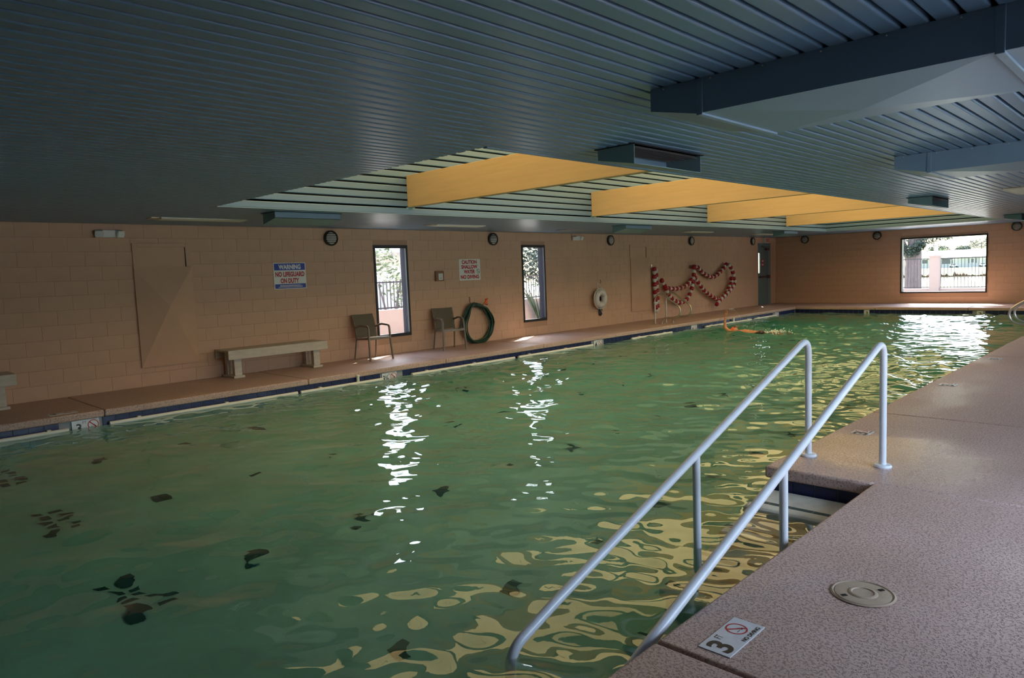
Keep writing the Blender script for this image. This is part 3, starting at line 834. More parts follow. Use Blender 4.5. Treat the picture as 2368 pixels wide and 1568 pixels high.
# exit sign over the far door
ex = thing('exit_sign', 'pink faced exit sign above the far grey door', 'sign', (25.15, W, 2.335), ROT_LEFT)
MB().box(-.17, -.10, 0, .17, .10, .09).build('housing', M['emer'], ex, bevel=.008)
MB().box(-.155, -.085, .09, .155, .085, .094).build('face', M['exit_pink'], ex)
put_text('EXIT', M['red'], ex, 0, 0, .0952, .25, .115, .015)

# ring buoy with its rope and black throw bag
rb_ = thing('ring_buoy', 'white ring buoy hanging on the left wall under a wall light', 'life ring', (14.95, W-.137, .744), ROT_LEFT)
MB().tube([(.172*math.cos(2*PI*i/48), .172*math.sin(2*PI*i/48), 0) for i in range(48)], .082, 20, closed=True).build('ring', M['buoy'], rb_, smooth=True)
rp = []
for i in range(49):
    a = PI/2+2*PI*i/48; q = .262+.018*abs(math.sin(2*(a))); rp.append((q*math.cos(a), q*math.sin(a), .012))
MB().tube(rp, .008, 8).build('grab_rope', M['rope'], rb_, smooth=True)
MB().tube(catmull([(-.11, .235, .01), (-.03, .37, -.05), (.0, .405, -.06), (.03, .37, -.05), (.14, .23, .01)], 6), .007, 8).build('hanging_rope', M['rope'], rb_, smooth=True)
for a in (.6, 2.2, 3.9, 5.4):
    MB().tube([(.172*math.cos(a)+.087*math.cos(t*PI/8)*math.cos(a), .172*math.sin(a)+.087*math.cos(t*PI/8)*math.sin(a), .087*math.sin(t*PI/8)) for t in range(16)], .006, 6, closed=True).build('strap', M['buoy'], rb_)
tb = thing('throw_bag', 'black rope bag hanging behind the white ring buoy', 'bag', (15.09, W-.030, .52), ROT_LEFT)
MB().tube([(0, .36, 0), (0, .30, 0), (.0, .1, 0), (.01, -.05, 0), (.0, -.20, 0), (.0, -.24, 0)], [.045, .075, .065, .07, .062, .02], 14).build('bag', M['frame_black'], tb, smooth=True).scale = (1, 1, .35)
MB().tube(catmull([(-.07, .02, .04), (-.03, -.13, .06), (.03, -.155, .06), (.07, -.15, .05)], 6), .006, 8).build('loop', M['rope'], tb, smooth=True)
MB().tube([(.005, .62, 0), (.005, .66, .03), (.005, .72, .012)], .006, 8).build('hook', M['hole'], tb)

# lane rope floats hung over three wall hooks
_fr = MB().lathe([(.012, -.055), (.045, -.052), (.062, -.02), (.064, .0), (.060, .0), (.012, .0)], 14, 'z').mesh('float', M['float_red'], True)
_fr2 = MB().lathe([(.012, -.055), (.050, -.052), (.064, -.02), (.066, .02), (.055, .052), (.012, .055)], 14, 'z').mesh('float', M['float_red'], True)
_fw2 = MB().lathe([(.012, -.055), (.062, -.050), (.058, -.01), (.042, .045), (.012, .055)], 14, 'z').mesh('float', M['float_white'], True)
def lane(parent, base, pts, off=0., start=0):
    path = catmull([(p[0], W-.11-off, p[1]) for p in pts], 14)
    MB().tube([p-Vector(base) for p in path], .006, 6).build('rope', M['rope'], parent)
    d = .0; k = start; acc = 0.; nextd = .055
    for a, b in zip(path[:-1], path[1:]):
        l = (b-a).length
        while acc+l > nextd:
            p = a+(b-a)*((nextd-acc)/l); t = (b-a).normalized()
            o = place_mesh('float', _fr2 if k % 2 == 0 else _fw2, parent, p-Vector(base)); o.rotation_euler = t.to_track_quat('Z', 'Y').to_euler()
            nextd += .112; k += 1
        acc += l
bA = (18.0, W, 0); la = thing('lane_rope', 'red and white lane rope hung from the left hook beside the panel', 'lane rope', bA, group='lane ropes of red and white floats')
lane(la, bA, [(17.60, 1.52), (17.605, 1.177), (17.616, .839), (17.628, .549), (17.66, .22)])
lane(la, bA, [(17.70, 1.45), (17.72, 1.1), (17.74, .8), (17.75, .5), (17.74, .26)], -.01, 1)
lane(la, bA, [(17.925, 1.16), (18.07, .99), (18.25, .885), (18.729, .842), (19.154, .876), (19.50, .99), (19.70, 1.13)], .02)
lane(la, bA, [(18.10, .93), (18.242, .72), (18.523, .52), (18.913, .414), (19.30, .50), (19.533, .714), (19.68, .975), (19.74, 1.242), (19.76, 1.46)], .05)
MB().tube([Vector(p)-Vector(bA) for p in catmull([(17.60, W-.09, 1.54), (17.75, W-.06, 1.36), (17.93, W-.06, 1.14)], 6)], .008, 6).build('rope', M['rope'], la)
bB = (21.0, W, 0); lb = thing('lane_rope', 'red and white lane rope swagged between the middle and right hooks', 'lane rope', bB, group='lane ropes of red and white floats')
lane(lb, bB, [(19.80, 1.49), (20.06, 1.46), (20.429, 1.264), (20.898, 1.126), (21.271, 1.171), (21.65, 1.34), (21.94, 1.52)], .0)
lane(lb, bB, [(19.82, 1.17), (20.068, .962), (20.414, .715), (20.883, .512), (21.252, .395), (21.515, .409), (21.846, .565), (22.154, .812), (22.28, .98), (22.15, 1.08)], .03)
lane(lb, bB, [(21.98, 1.52), (22.22, 1.30), (22.32, 1.06), (22.37, .88), (22.12, .70), (21.75, .52), (21.35, .36), (21.10, .22)], .08, 1)
for x, z in ((17.62, 1.55), (19.765, 1.53), (21.96, 1.56)):
    h_ = thing('rope_hook', {17.62: 'wall hook holding the left end of the lane ropes', 19.765: 'wall hook holding the middle peak of the lane ropes', 21.96: 'wall hook holding the right peak of the lane ropes'}[x], 'hook', (x, W, z), ROT_LEFT)
    MB().box(-.02, -.04, 0, .02, .04, .008).build('plate', M['steel'], h_)
    MB().tube(catmull([(0, -.02, .008), (0, -.03, .10), (0, -.02, .15), (0, .02, .16)], 5), .008, 8).build('hook_arm', M['steel'], h_, smooth=True)

# garden hose coil and its nozzle
hs = thing('garden_hose', 'coiled dark green garden hose hanging beside the second chair', 'hose', (10.55, W-.11, .43), ROT_LEFT)
loops = []; r2 = random.Random(5)
for k in range(14):
    rx = .37+.10*r2.random(); rz = .37+.07*r2.random(); ox = r2.uniform(-.03, .03); dz = r2.uniform(-.05, .05)
    for i in range(40):
        a = PI/2+2*PI*i/40; t = (i/40)
        egg = 1-.22*max(0, math.sin(a))
        u = ox+rx*math.cos(a)*egg-.09*max(0, math.sin(a))**3; v = rz*math.sin(a)-(.0 if math.sin(a) < .8 else .02*r2.random())
        v = max(v, -.408); loops.append((u, v+(.025 if math.sin(a) > .6 else 0), dz+.02*math.sin(3*a+k)))
MB().tube(catmull(loops, 2), .0135, 8).build('hose_coil', M['hose'], hs, smooth=True)
MB().tube([(.10, .405, .07), (.15, .44, .07)], [.016, .013], 10).build('coupling', M['brass'], hs)
nz = MB().tube([(.14, .43, .075), (.19, .46, .08), (.21, .505, .08), (.205, .53, .08)], [.02, .028, .030, .045], 12).build('nozzle', M['orange'], hs, smooth=True)
MB().tube([(.17, .42, .08), (.22, .40, .08), (.24, .42, .08)], .012, 8).build('trigger', M['red'], nz)
hk = thing('hose_hook', 'thin wall hook above the coiled green hose', 'hook', (10.43, W, .90), ROT_LEFT)
MB().tube([(0, .12, .004), (0, .02, .006), (0, -.03, .03), (0, -.045, .09), (0, -.03, .14), (0, .0, .15)], .007, 8).build('hook_arm', M['box_wood'], hk)
MB().box(-.015, .02, 0, .015, .12, .004).build('plate', M['box_wood'], hk)

# ------------------------------------------------------------------ benches and chairs
def bench(loc, lab):
    t = thing('bench', lab, 'bench', loc, group='long painted wooden benches')
    Lb, D = 1.77, .45
    for k in range(3): MB().box(-Lb/2, .0+k*.151, .425, Lb/2, .147+k*.151, .452).build('seat_board', M['bench'], t, bevel=.004)
    MB().box(-Lb/2, -.028, .305, Lb/2, 0, .452).build('front_board', M['bench'], t, bevel=.004)
    MB().box(-Lb/2, D, .305, Lb/2, D+.02, .452).build('rear_board', M['bench'], t, bevel=.004)
    for x in (-Lb/2+.09, Lb/2-.27):
        MB().box(x, .02, 0, x+.18, D-.01, .038).build('foot', M['bench'], t, bevel=.004)
        for y_ in (.05, D-.14):
            MB().box(x+.03, y_, .038, x+.15, y_+.09, .425).build('leg', M['bench'], t, bevel=.004)
    return t
bn = bench((5.67, 10.93, 0), 'whole long wooden bench under the warning sign')
dup(bn, (2.003-.885, 10.93, 0), None, 'second wooden bench, cut off by the left picture edge')

def chair(loc, rot, lab):
    t = thing('armchair', lab, 'chair', loc, (0, 0, rot), group='sling patio armchairs')
    # local: front -y, width along x
    hw, r = .24, .016
    for s in (-1, 1):
        pth = fillet([(s*(hw+.012), -.27, 0), (s*(hw-.004), -.235, .40), (s*(hw-.01), -.225, .63), (s*(hw-.004), .02, .645), (s*(hw-.015), .20, .60)], [.01, .06, .2])
        MB().tube(pth, [.019]*len(pth), 10).build('front_leg_and_arm', M['chair_metal'], t, smooth=True)
        MB().tube([(s*(hw-.005), .26, 0), (s*(hw-.02), .19, .38), (s*(hw-.025), .20, .50), (s*(hw-.02), .24, .66), (s*(hw-.02), .30, .82)], [.014, .016, .016, .016, .014], 10).build('rear_leg', M['chair_metal'], t, smooth=True)
        MB().bar((s*(hw-.014), -.24, .405), (s*(hw-.02), .20, .385), .022, .035).build('side_rail', M['chair_metal'], t)
    MB().bar((-hw+.01, -.235, .405), (hw-.01, -.235, .405), .030, .045).build('front_rail', M['chair_metal'], t)
    MB().bar((-hw+.02, .19, .385), (hw-.02, .19, .385), .025, .03).build('rear_rail', M['chair_metal'], t)
    def sheet(prof, w0, w1, th):
        vs = []; fs = []; k = len(prof); n = 6
        for dd in (0, 1):
            for i, (y_, z_) in enumerate(prof):
                for j in range(n+1):
                    u = -1+2*j/n; x = u*(w0+(w1-w0)*i/(k-1)); sag = .012*(1-u*u)
                    vs.append((x, y_+sag*(.8 if dd == 0 else .8)+(th if dd else 0)*.6, z_-(th if dd else 0)*.8-sag*.4))
        q = k*(n+1)
        for i in range(k-1):
            for j in range(n):
                a = i*(n+1)+j; fs += [(a, a+1, a+n+2, a+n+1), (q+a, q+a+n+1, q+a+n+2, q+a+1)]
        for i in range(k-1):
            a = i*(n+1); fs += [(a, a+n+1, q+a+n+1, q+a), (a+n, q+a+n, q+a+2*n+1, a+2*n+1)]
        for j in range(n): fs += [(j, q+j, q+j+1, j+1), ((k-1)*(n+1)+j, (k-1)*(n+1)+j+1, q+(k-1)*(n+1)+j+1, q+(k-1)*(n+1)+j)]
        return MB().add(vs, fs)
    sheet([(-.25, .425), (-.15, .428), (0, .418), (.12, .405), (.19, .402)], hw-.012, hw-.02, .008).build('seat_sling', M['chair_sling'], t, smooth=True)
    sheet([(.175, .42), (.185, .50), (.205, .60), (.245, .72), (.295, .84)], hw-.012, hw-.004, .008).build('back_sling', M['chair_sling'], t, smooth=True)
    return t
chair((7.575, 11.02, 0), 0., 'olive sling armchair in front of the first narrow window')
chair((9.42, 10.98, 0), -.27, 'olive sling armchair standing against the coiled green hose')

# ------------------------------------------------------------------ pool fittings
def marker_wall(loc, rot, txt, lab, full=True):
    t = thing('depth_marker', lab, 'depth marker', loc, rot)
    w = .30 if full else .155
    MB().box(-w/2, -.076, 0, w/2, .076, .010).build('tile', M['white_tile'], t, bevel=.002)
    if full:
        n = place_mesh('lettering', text_mesh(txt, M['black'], None if len(txt) == 1 else .115, .105, .02), t, (-.075, -.018, .0106))
        put_text('FT', M['black'], t, .0 if len(txt) > 1 else -.012, .042, .0106, .04, .026, .0)
        no_diving(t, .083, .002, .0108, .062, M['red'], M['black'])
    else:
        put_text(txt, M['black'], t, 0, -.02, .0106, .07, .10, .02)
    return t
mz = -DT-.003-.075
for (a, b), txt, lab in zip(LM, ['3', '3½', '4', '4', '5'],
        ['white 3 foot depth marker tile at the waterline, lower left', 'white depth marker tile at the waterline below the first window', 'white 4 foot depth marker tile at the waterline below the ring buoy',
         'small white depth marker tile at the waterline left of the swimmer', 'small white depth marker tile at the waterline near the far left corner']):
    marker_wall(((a+b)/2, PL+o_-.001, mz), ROT_LEFT, txt, lab)
for (a, b), lab in zip(EM, ['small white depth marker on the far pool wall, left one', 'small white depth marker on the far pool wall below the picture window']):
    marker_wall((PE+o_-.001, (a+b)/2, mz), ROT_END, '3', lab, False)
def marker_deck(x0, x1, y0, y1, z, lab, rot=0, faded=False):
    t = thing('depth_marker', lab, 'depth marker', ((x0+x1)/2, (y0+y1)/2, z), (0, 0, rot))
    w, h = x1-x0, y1-y0
    MB().box(-w/2, -h/2, -.004, w/2, h/2, .003).build('tile', M['white_tile'], t, bevel=.001)
    n = .0036
    three = place_mesh('lettering', text_mesh('3', M['black'], h*.46, h*.78, .03), t, (-w*.33, -h*.02, n))
    put_text('FT', M['black'], t, -w*.13, h*.28, n, w*.085, h*.22, .0)
    no_diving(t, w*.21, h*.10, n, h*.33, M['red'], M['black'])
    put_text('NO DIVING', M['black'], t, w*.20, -h*.375, n, w*.46, h*.14, .04)
    return t
marker_deck(2.385, 2.690, 1.230, 1.366, .0005, 'white 3 foot no diving marker tile on the near deck')
marker_deck(6.35, 6.50, 1.975, 2.125, .0005, 'small white marker tile on the deck behind the white handrails')
marker_deck(9.32, 9.47, 1.97, 2.14, .0005, 'small white marker tile on the right deck, middle one of three')
marker_deck(12.0, 12.18, 1.99, 2.14, .0005, 'small white marker tile on the right deck, farthest of three')
marker_deck(2.10, 2.40, 9.86, 10.0, .0005, 'worn white marker tile on the left deck above the 3 foot marker')

# white pipes along the left waterline
pend = [(-.6, 2.25), (2.70, 5.28), (5.33, 6.83), (7.45, 10.02), (10.14, 12.56), (14.09, 15.9), (17.65, 20.43), (20.63, 22.17)]
plab = ['white waterline pipe cut by the left picture edge', 'white waterline pipe right of the 3 foot marker below the bench', 'short white waterline pipe below the first chair, left of its marker',
        'white waterline pipe below the second chair', 'white waterline pipe ending at the 4 foot marker', 'white waterline pipe right of the 4 foot marker, below the steel ladder',
        'white waterline pipe behind the swimmer', 'farthest white waterline pipe near the pool corner']
for (a, b), lab in zip(pend, plab):
    t = thing('waterline_pipe', lab, 'pipe', ((a+b)/2, PL-.02, -.182), group='white pipes along the waterline')
    hl = (b-a)/2
    MB().tube([(-hl, 0, 0), (hl, 0, 0)], .027, 14).build('pipe', M['pvc'], t, smooth=True)
    for x in np.arange(-hl+.35, hl-.1, 1.15):
        MB().box(x-.02, -.005, .018, x+.02, .052, .036).build('bracket', M['pvc'], t)
for x, lab in ((6.36, 'upright white pipe stub at the waterline below the bench end'), (19.3, 'upright white pipe stub at the waterline behind the swimmer')):
    t = thing('pipe_stub', lab, 'pipe', (x, PL-.02, -.155))
    MB().lathe([(.024, 0), (.024, .08), (.030, .082), (.030, .105), (.02, .112)], 14).build('stub', M['pvc'], t, smooth=True)

# near handrails of the steps
def handrail(y_, lab, xb):
    t = thing('handrail', lab, 'handrail', (5.415, y_, 0), group='white handrails at the pool steps')
    R = .0245
    path = fillet([(0, 0, 0), (0, 0, .60), (.03, 0, .905), (-.38, 0, .82), (-3.08, 0, -.065), (-3.30, 0, -.15), (-3.32, 0, -.72), (-3.32, 0, -.90)], [.3, .115, .3, .35, .12, .1], 8)
    # upright, bend over the top, long slope down into the water, and the foot under water
    p = [Vector((0, 0, .0)), Vector((0, 0, .62))]
    top = fillet([(0, 0, .62), (.0, 0, .925), (-3.02, 0, -.055), (-3.33, 0, -.165), (-3.33, 0, -1.04+.0)], [.105, .4, .13], 12)
    path = p[:1]+top
    MB().tube(path, R, 20).build('rail', M['rail'], t, smooth=True)
    xs = -1.70; zs = .925+(xs)*(.98/3.02)-.02
    MB().tube([(xs, 0, zs+.018), (xs, 0, -.30), (xs, 0, -.62 if xs > -1.9 else -.9)], R*.96, 18).build('support_post', M['rail'], t, smooth=True)
    MB().lathe([(.025, .0), (.060, .0), (.062, .008), (.055, .020), (.026, .022)], 28).build('base_flange', M['rail'], t, smooth=True)
    MB().lathe([(.026, .0), (.05, .0), (.05, .012), (.026, .016)], 24, 'z', (xs, 0, -.62)).build('foot_flange', M['rail'], t, smooth=True)
    return t
handrail(2.12, 'white pool handrail on the water side of the steps', 0)
handrail(1.589, 'white pool handrail nearest the deck on the right', 0)

# steel ladder rails on the left deck and on the right edge
def ladder(x, lab, mir, yl, mat):
    t = thing('ladder_rails', lab, 'pool ladder', (x, yl, 0))
    for dx_ in (0, .55):
        pts = [(10.41, 0), (10.41, .50), (10.40, .66), (10.33, .77), (10.22, .808), (10.10, .765), (9.95, .655), (9.75, .525), (9.66, .43), (9.645, .32), (9.70, .22), (9.82, .172), (10.0, .168), (10.12, .150), (10.19, .09), (10.20, 0)]
        P = [(dx_, (py-10.41)*mir, pz) for py, pz in pts]
        MB().tube(catmull(P, 6), .021, 12).build('rail', mat, t, smooth=True)
        for q in (0, -1): MB().lathe([(.022, 0), (.045, 0), (.045, .01), (.022, .014)], 18, 'z', (P[q][0], P[q][1], 0)).build('flange', mat, t)
ladder(16.20, 'pair of curved steel ladder rails on the left deck before the lane rope', 1, 10.41, M['steel'])
ladder(16.20, 'curved steel ladder rails at the right picture edge over the water', -1, 1.79, M['steel_r'])

# skimmer lid
sk = thing('skimmer_lid', 'round beige skimmer lid with two dark finger holes on the near deck', 'lid', (3.252, 1.030, 0))
MB().lathe([(.128, 0), (.134, .004), (.126, .008), (.120, .003), (.118, .003)], 48, capends=False).build('rim', M['lid'], sk, smooth=True)
MB().lathe([(.117, .0), (.117, .005), (.108, .007), (.062, .005), (.056, .010), (.048, .010), (.044, .006), (.001, .006)], 48, capends=False).build('lid', M['lid'], sk, smooth=True)
for a in (2.52, 2.52+PI):
    o = MB().box(-.012, -.009, 0, .012, .009, .0085).build('finger_hole', M['hole'], sk); o.location = (.094*math.cos(a), .094*math.sin(a), 0); o.rotation_euler = (0, 0, a)

# ------------------------------------------------------------------ swimmer
def skin_body(name, pts, edges, mat, parent, sub=2):
    me = bpy.data.meshes.new(name); me.from_pydata([p[:3] for p in pts], edges, []); me.materials.append(mat)
    o = bpy.data.objects.new(name, me); C.objects.link(o); o.parent = parent
    sm = o.modifiers.new('skin', 'SKIN'); sm.use_smooth_shade = True
    for i, p in enumerate(pts):
        sv = me.skin_vertices[0].data[i]; sv.radius = (p[3], p[3] if len(p) < 5 else p[4]); sv.use_root = (i == 0)
    ss = o.modifiers.new('sub', 'SUBSURF'); ss.levels = sub; ss.render_levels = sub
    return o
sw = thing('person', 'person swimming backstroke, orange cap, dark red swimwear, one arm raised', 'person', (16.7, 8.0, WZ))
# local y: head towards +y, feet towards -y; z up from the water
body = [(0, -.28, -.05, .135, .10), (0, -.12, -.045, .125, .095), (0, .05, -.03, .145, .10), (0, .17, -.03, .13, .085), (0, .25, -.02, .055, .055), (0, .31, .0, .05, .05),
        # raised left arm: shoulder, elbow, wrist, palm
        (-.06, .21, .0, .07), (-.10, .34, -.01, .052), (-.10, .50, .03, .047), (-.09, .595, .10, .044), (-.08, .615, .20, .040), (-.08, .600, .34, .030), (-.08, .585, .40, .026),
        # other arm trailing under water
        (.12, .15, -.05, .065), (.22, -.05, -.10, .045), (.24, -.30, -.12, .036), (.24, -.42, -.12, .028),
        # legs
        (-.09, -.38, -.08, .085), (-.10, -.70, -.12, .06), (-.10, -.78, -.13, .055), (-.10, -1.12, -.16, .038), (-.10, -1.25, -.14, .03),
        (.09, -.38, -.08, .085), (.10, -.70, -.10, .06), (.10, -.78, -.10, .055), (.10, -1.12, -.10, .038), (.10, -1.25, -.06, .03)]
be = [(0,1),(1,2),(2,3),(3,4),(4,5),(3,6),(6,7),(7,8),(8,9),(9,10),(10,11),(11,12),(3,13),(13,14),(14,15),(15,16),(0,17),(17,18),(18,19),(19,20),(20,21),(0,22),(22,23),(23,24),(24,25),(25,26)]
skin_body('body', body, be, M['skin'], sw)
hb = MB()
for i in range(13):
    th = PI*i/12
    for j in range(18):
        a = 2*PI*j/18; x, y_, z_ = .078*math.sin(th)*math.cos(a), .098*math.cos(th), .095*math.sin(th)*math.sin(a)
        hb.v.append((x, y_+.40, z_+.03))
for i in range(12):
    for j in range(18): hb.f.append((i*18+j, i*18+(j+1) % 18, (i+1)*18+(j+1) % 18, (i+1)*18+j))
hd = hb.build('head', M['skin'], sw, smooth=True)
cap = MB()
for i in range(9):
    th = PI*.62*i/8
    for j in range(18):
        a = 2*PI*j/18; cap.v.append((.083*math.sin(th)*math.cos(a), .403+.103*math.cos(th), .03+.099*math.sin(th)*math.sin(a)))
for i in range(8):
    for j in range(18): cap.f.append((i*18+j, i*18+(j+1) % 18, (i+1)*18+(j+1) % 18, (i+1)*18+j))
cap.build('swim_cap', M['cap'], hd, smooth=True)
MB().tube([(0, .37, .125), (0, .345, .143), (0, .325, .13)], [.010, .015, .010], 8).build('nose', M['skin'], hd, smooth=True)
for s in (-1, 1):
    MB().tube([(s*.03-.014, .375, .112), (s*.03, .375, .118), (s*.03+.014, .375, .112)], [.010, .015, .010], 10).build('goggle', M['hole'], hd, smooth=True)
    MB().tube([(s*.077, .36, .03), (s*.086, .36, .045), (s*.08, .36, .06)], [.010, .014, .010], 8).build('ear', M['skin'], hd, smooth=True)
MB().tube([(-.024, .305, .105), (0, .300, .112), (.024, .305, .105)], [.005, .008, .005], 8).build('mouth', M['red'], hd, smooth=True)
def hand(base, axis, side, parent):
    b = Vector(base); ax = Vector(axis).normalized(); sd = Vector(side).normalized(); nr = ax.cross(sd)
    for i, (o_s, ln) in enumerate(((-.028, .060), (-.010, .072), (.010, .070), (.028, .052))):
        p0 = b+sd*o_s+ax*.045; p1 = p0+ax*ln*.5+nr*.006; p2 = p1+ax*ln*.42+nr*.022
        MB().tube([b+sd*o_s*.7, p0, p1, p2, p2+ax*.006], [.014, .012, .011, .010, .004], 8).build('finger', M['skin'], parent, smooth=True)
    p0 = b-sd*.03; p1 = p0-sd*.022+ax*.026+nr*.006; p2 = p1+ax*.032+nr*.010
    MB().tube([p0+sd*.015, p0, p1, p2], [.014, .014, .012, .006], 8).build('thumb', M['skin'], parent, smooth=True)
    MB().tube([b-ax*.035, b, b+ax*.03, b+ax*.05], [.026, .034, .036, .028], 12).build('palm', M['skin'], parent, smooth=True)
hand((-.08, .578, .435), (0, -.18, 1), (.35, .94, 0), sw)
trk = [(0, -.16, -.043, .135, .105), (0, -.30, -.05, .145, .112), (-.09, -.40, -.075, .098), (-.10, -.56, -.10, .080), (.09, -.40, -.075, .098), (.10, -.56, -.09, .080)]
skin_body('swim_shorts', trk, [(0,1),(1,2),(2,3),(1,4),(4,5)], M['swimsuit'], sw)
sp = MB(); r3 = random.Random(3)
def drop(p, r):
    q = [(1,0,0),(-1,0,0),(0,1,0),(0,-1,0),(0,0,1),(0,0,-1)]
    sp.add([(p[0]+r*a, p[1]+r*b, p[2]+r*c) for a, b, c in q], [(0,2,4),(2,1,4),(1,3,4),(3,0,4),(2,0,5),(1,2,5),(3,1,5),(0,3,5)])
for i in range(260):
    t = r3.random(); a = r3.gauss(0, .16); drop((16.6+a, 7.45-abs(r3.gauss(0, .20)), WZ+.01+abs(r3.gauss(0, .035))), r3.uniform(.006, .02))
for i in range(160):
    u = r3.random(); drop((16.65+r3.gauss(0, .1), 8.1-.5*u+r3.gauss(0, .12), WZ+.02+abs(r3.gauss(0, .16))*(1-.5*u)), r3.uniform(.003, .008))
for i in range(60):
    u = r3.random(); drop((16.62, 8.52-.34*u, WZ+.56+.05*math.sin(u*PI)-.22*u*u+r3.gauss(0, .012)), r3.uniform(.003, .007))
o = sp.build('water_splash', M['foam'], None); tag(o, 'white splashing water drops around the swimmer', 'splash', kind='stuff')

# ------------------------------------------------------------------ outside
gd = struct('ground'); MB().add([(-30, W+.2, -.16), (42, W+.2, -.16), (42, 60, -.16), (-30, 60, -.16)], [(0,1,2,3)]).build('gravel_yard', M['gravel'], gd)
MB().add([(L+.2, -60, -.16), (42.0, -60, -.16), (42.0, W+.2, -.16), (L+.2, W+.2, -.16)], [(0,1,2,3)]).build('gravel_yard', M['gravel'], gd)
MB().add([(66, -60, -.16), (230, -60, -1.42), (230, 90, -1.42), (66, 90, -.16)], [(0,1,2,3)]).build('lawn', M['lawn'], gd)
MB().add([(42, -60, -.16), (66.1, -60, -.165), (66.1, 90, -.165), (42, 90, -.16)], [(0,1,2,3)]).build('pale_bank', M['gravel'], gd)
MB().add([(-30, -60, -.16), (L+.2, -60, -.16), (L+.2, YR-.2, -.16), (-30, YR-.2, -.16)], [(0,1,2,3)]).build('gravel_yard', M['gravel'], gd)
rf2 = struct('trim_3'); MB().box(X0-.2, YR-.2, 2.6, L+.2, TY0-.2, 2.7).box(X0-.2, TY1+.2, 2.6, L+.2, W+.2, 2.7).box(X0-.2, TY0-.2, 2.6, TX0-.2, TY1+.2, 2.7).box(TX1+.2, TY0-.2, 2.6, L+.2, TY1+.2, 2.7).build('roof_slab', M['slat_dark'], rf2)

def picket_fence(name, lab, p, q, z0, z1, sp_, dirv):
    t = thing(name, lab, 'fence', (*p, 0)); d = Vector((q[0]-p[0], q[1]-p[1], 0)); n = int(d.length/sp_); u = d.normalized()
    for z in (z0+.03, z1-.03): MB().bar((0, 0, z), (d.x, d.y, z), .03, .035).build('rail', M['fence'], t)
    pm = MB().box(-.009, -.009, z0, .009, .009, z1).mesh('picket', M['fence'])
    for i in range(n+1): place_mesh('picket', pm, t, u*(i*sp_))
    return t
# yard beyond the left wall
wl2 = thing('garden_wall', 'low pale wall under the fence beyond the narrow windows', 'wall', (14, 15.0, -.16))
MB().box(-5, -.1, 0, 9, .1, .84).build('masonry', M['pale_wall'], wl2)
picket_fence('iron_fence', 'dark iron picket fence outside the narrow left windows', (9.3, 15.0), (19.0, 15.0), .70, 1.42, .11, 0)
def foliage(rs, blobs, nleaf, size):
    mb = MB()
    for (cx, cy_, cz, rx, ry, rz) in blobs:
        for i in range(nleaf):
            v = Vector((rs.gauss(0, 1), rs.gauss(0, 1), rs.gauss(0, 1))).normalized()*(rs.random()**.45)
            c = Vector((cx+v.x*rx, cy_+v.y*ry, cz+v.z*rz))
            a = Vector((rs.gauss(0, 1), rs.gauss(0, 1), rs.gauss(0, 1))).normalized(); b = a.orthogonal().normalized(); s_ = size*rs.uniform(.6, 1.4)
            mb.add([c-a*s_, c+b*s_*.45, c+a*s_, c-b*s_*.45], [(0, 1, 2, 3)])
    return mb
def tree(name, lab, cat, loc, trunk, blobs, leaf, n, size, seed):
    t = thing(name, lab, cat, loc); rs = random.Random(seed)
    if trunk: 
        for tk in trunk: MB().tube(tk[0], tk[1], 14).build('trunk', M['bark'], t, smooth=True)
    foliage(rs, blobs, n, size).build('foliage', leaf, t, kind='stuff')
tree('shrub', 'yellow green leafy shrub seen through the first narrow window', 'shrub', (11.9, 16.2, -.16), [([(0, 0, 0), (.1, 0, .8), (.3, 0, 1.6)], [.05, .04, .02]), ([(0, 0, 0), (-.2, .1, .8), (-.4, .1, 1.5)], [.04, .03, .02])],
     [(.1, 0, 1.7, .75, .6, .7), (-.3, 0, 2.2, .5, .5, .5), (.5, 0, 1.2, .5, .5, .5), (.5, 0, 2.9, .5, .5, .3)], M['leaf_light'], 260, .07, 1)
tree('tree', 'dense green tree seen through the second narrow window', 'tree', (19.5, 18.6, -.16), [([(0, 0, 0), (.1, 0, 1.2), (0, 0, 2.6)], [.14, .11, .07])],
     [(0, 0, 2.6, 1.6, 1.2, 1.0), (-1.0, 0, 2.2, .9, .9, .8), (1.1, 0, 2.0, 1.0, .9, .9), (0, 0, 3.6, 1.3, 1.0, .8)], M['leaf'], 1300, .09, 2)
pl_ = thing('shrub', 'spiky dark plant leaning against the fence beyond the second window', 'shrub', (16.4, 14.7, -.16))
for k in range(14):
    a = k*.45; l = .7+.05*(k % 4)
    MB().add([(0, 0, 0), (.025, .012, .3), (l*math.cos(a), .15*math.sin(a), .8+.55*abs(math.sin(a*.7))), (.0, .0, .36), (.02, .05, .2)], [(0, 1, 2), (0, 2, 3), (0, 4, 1), (4, 2, 1), (4, 3, 2), (0, 3, 4)]).build('blade', M['leaf'], pl_)
hsL = thing('house', 'pale house with shadowed eave behind the shrub outside the first window', 'house', (14.5, 25, -.16))
MB().box(-6, 0, 0, 5, 4, 2.7).build('house_wall', M['house'], hsL)
MB().prism([(-.8, 2.7), (2.5, 4.2), (5, 2.7), (5, 2.85), (2.5, 4.4), (-.8, 2.85)], -6.5, 5.5, 'x').build('roof', M['roof'], hsL)
MB().box(-6.4, -.85, 2.5, 5.4, -.75, 2.72).build('fascia', M['pale_wall'], hsL)
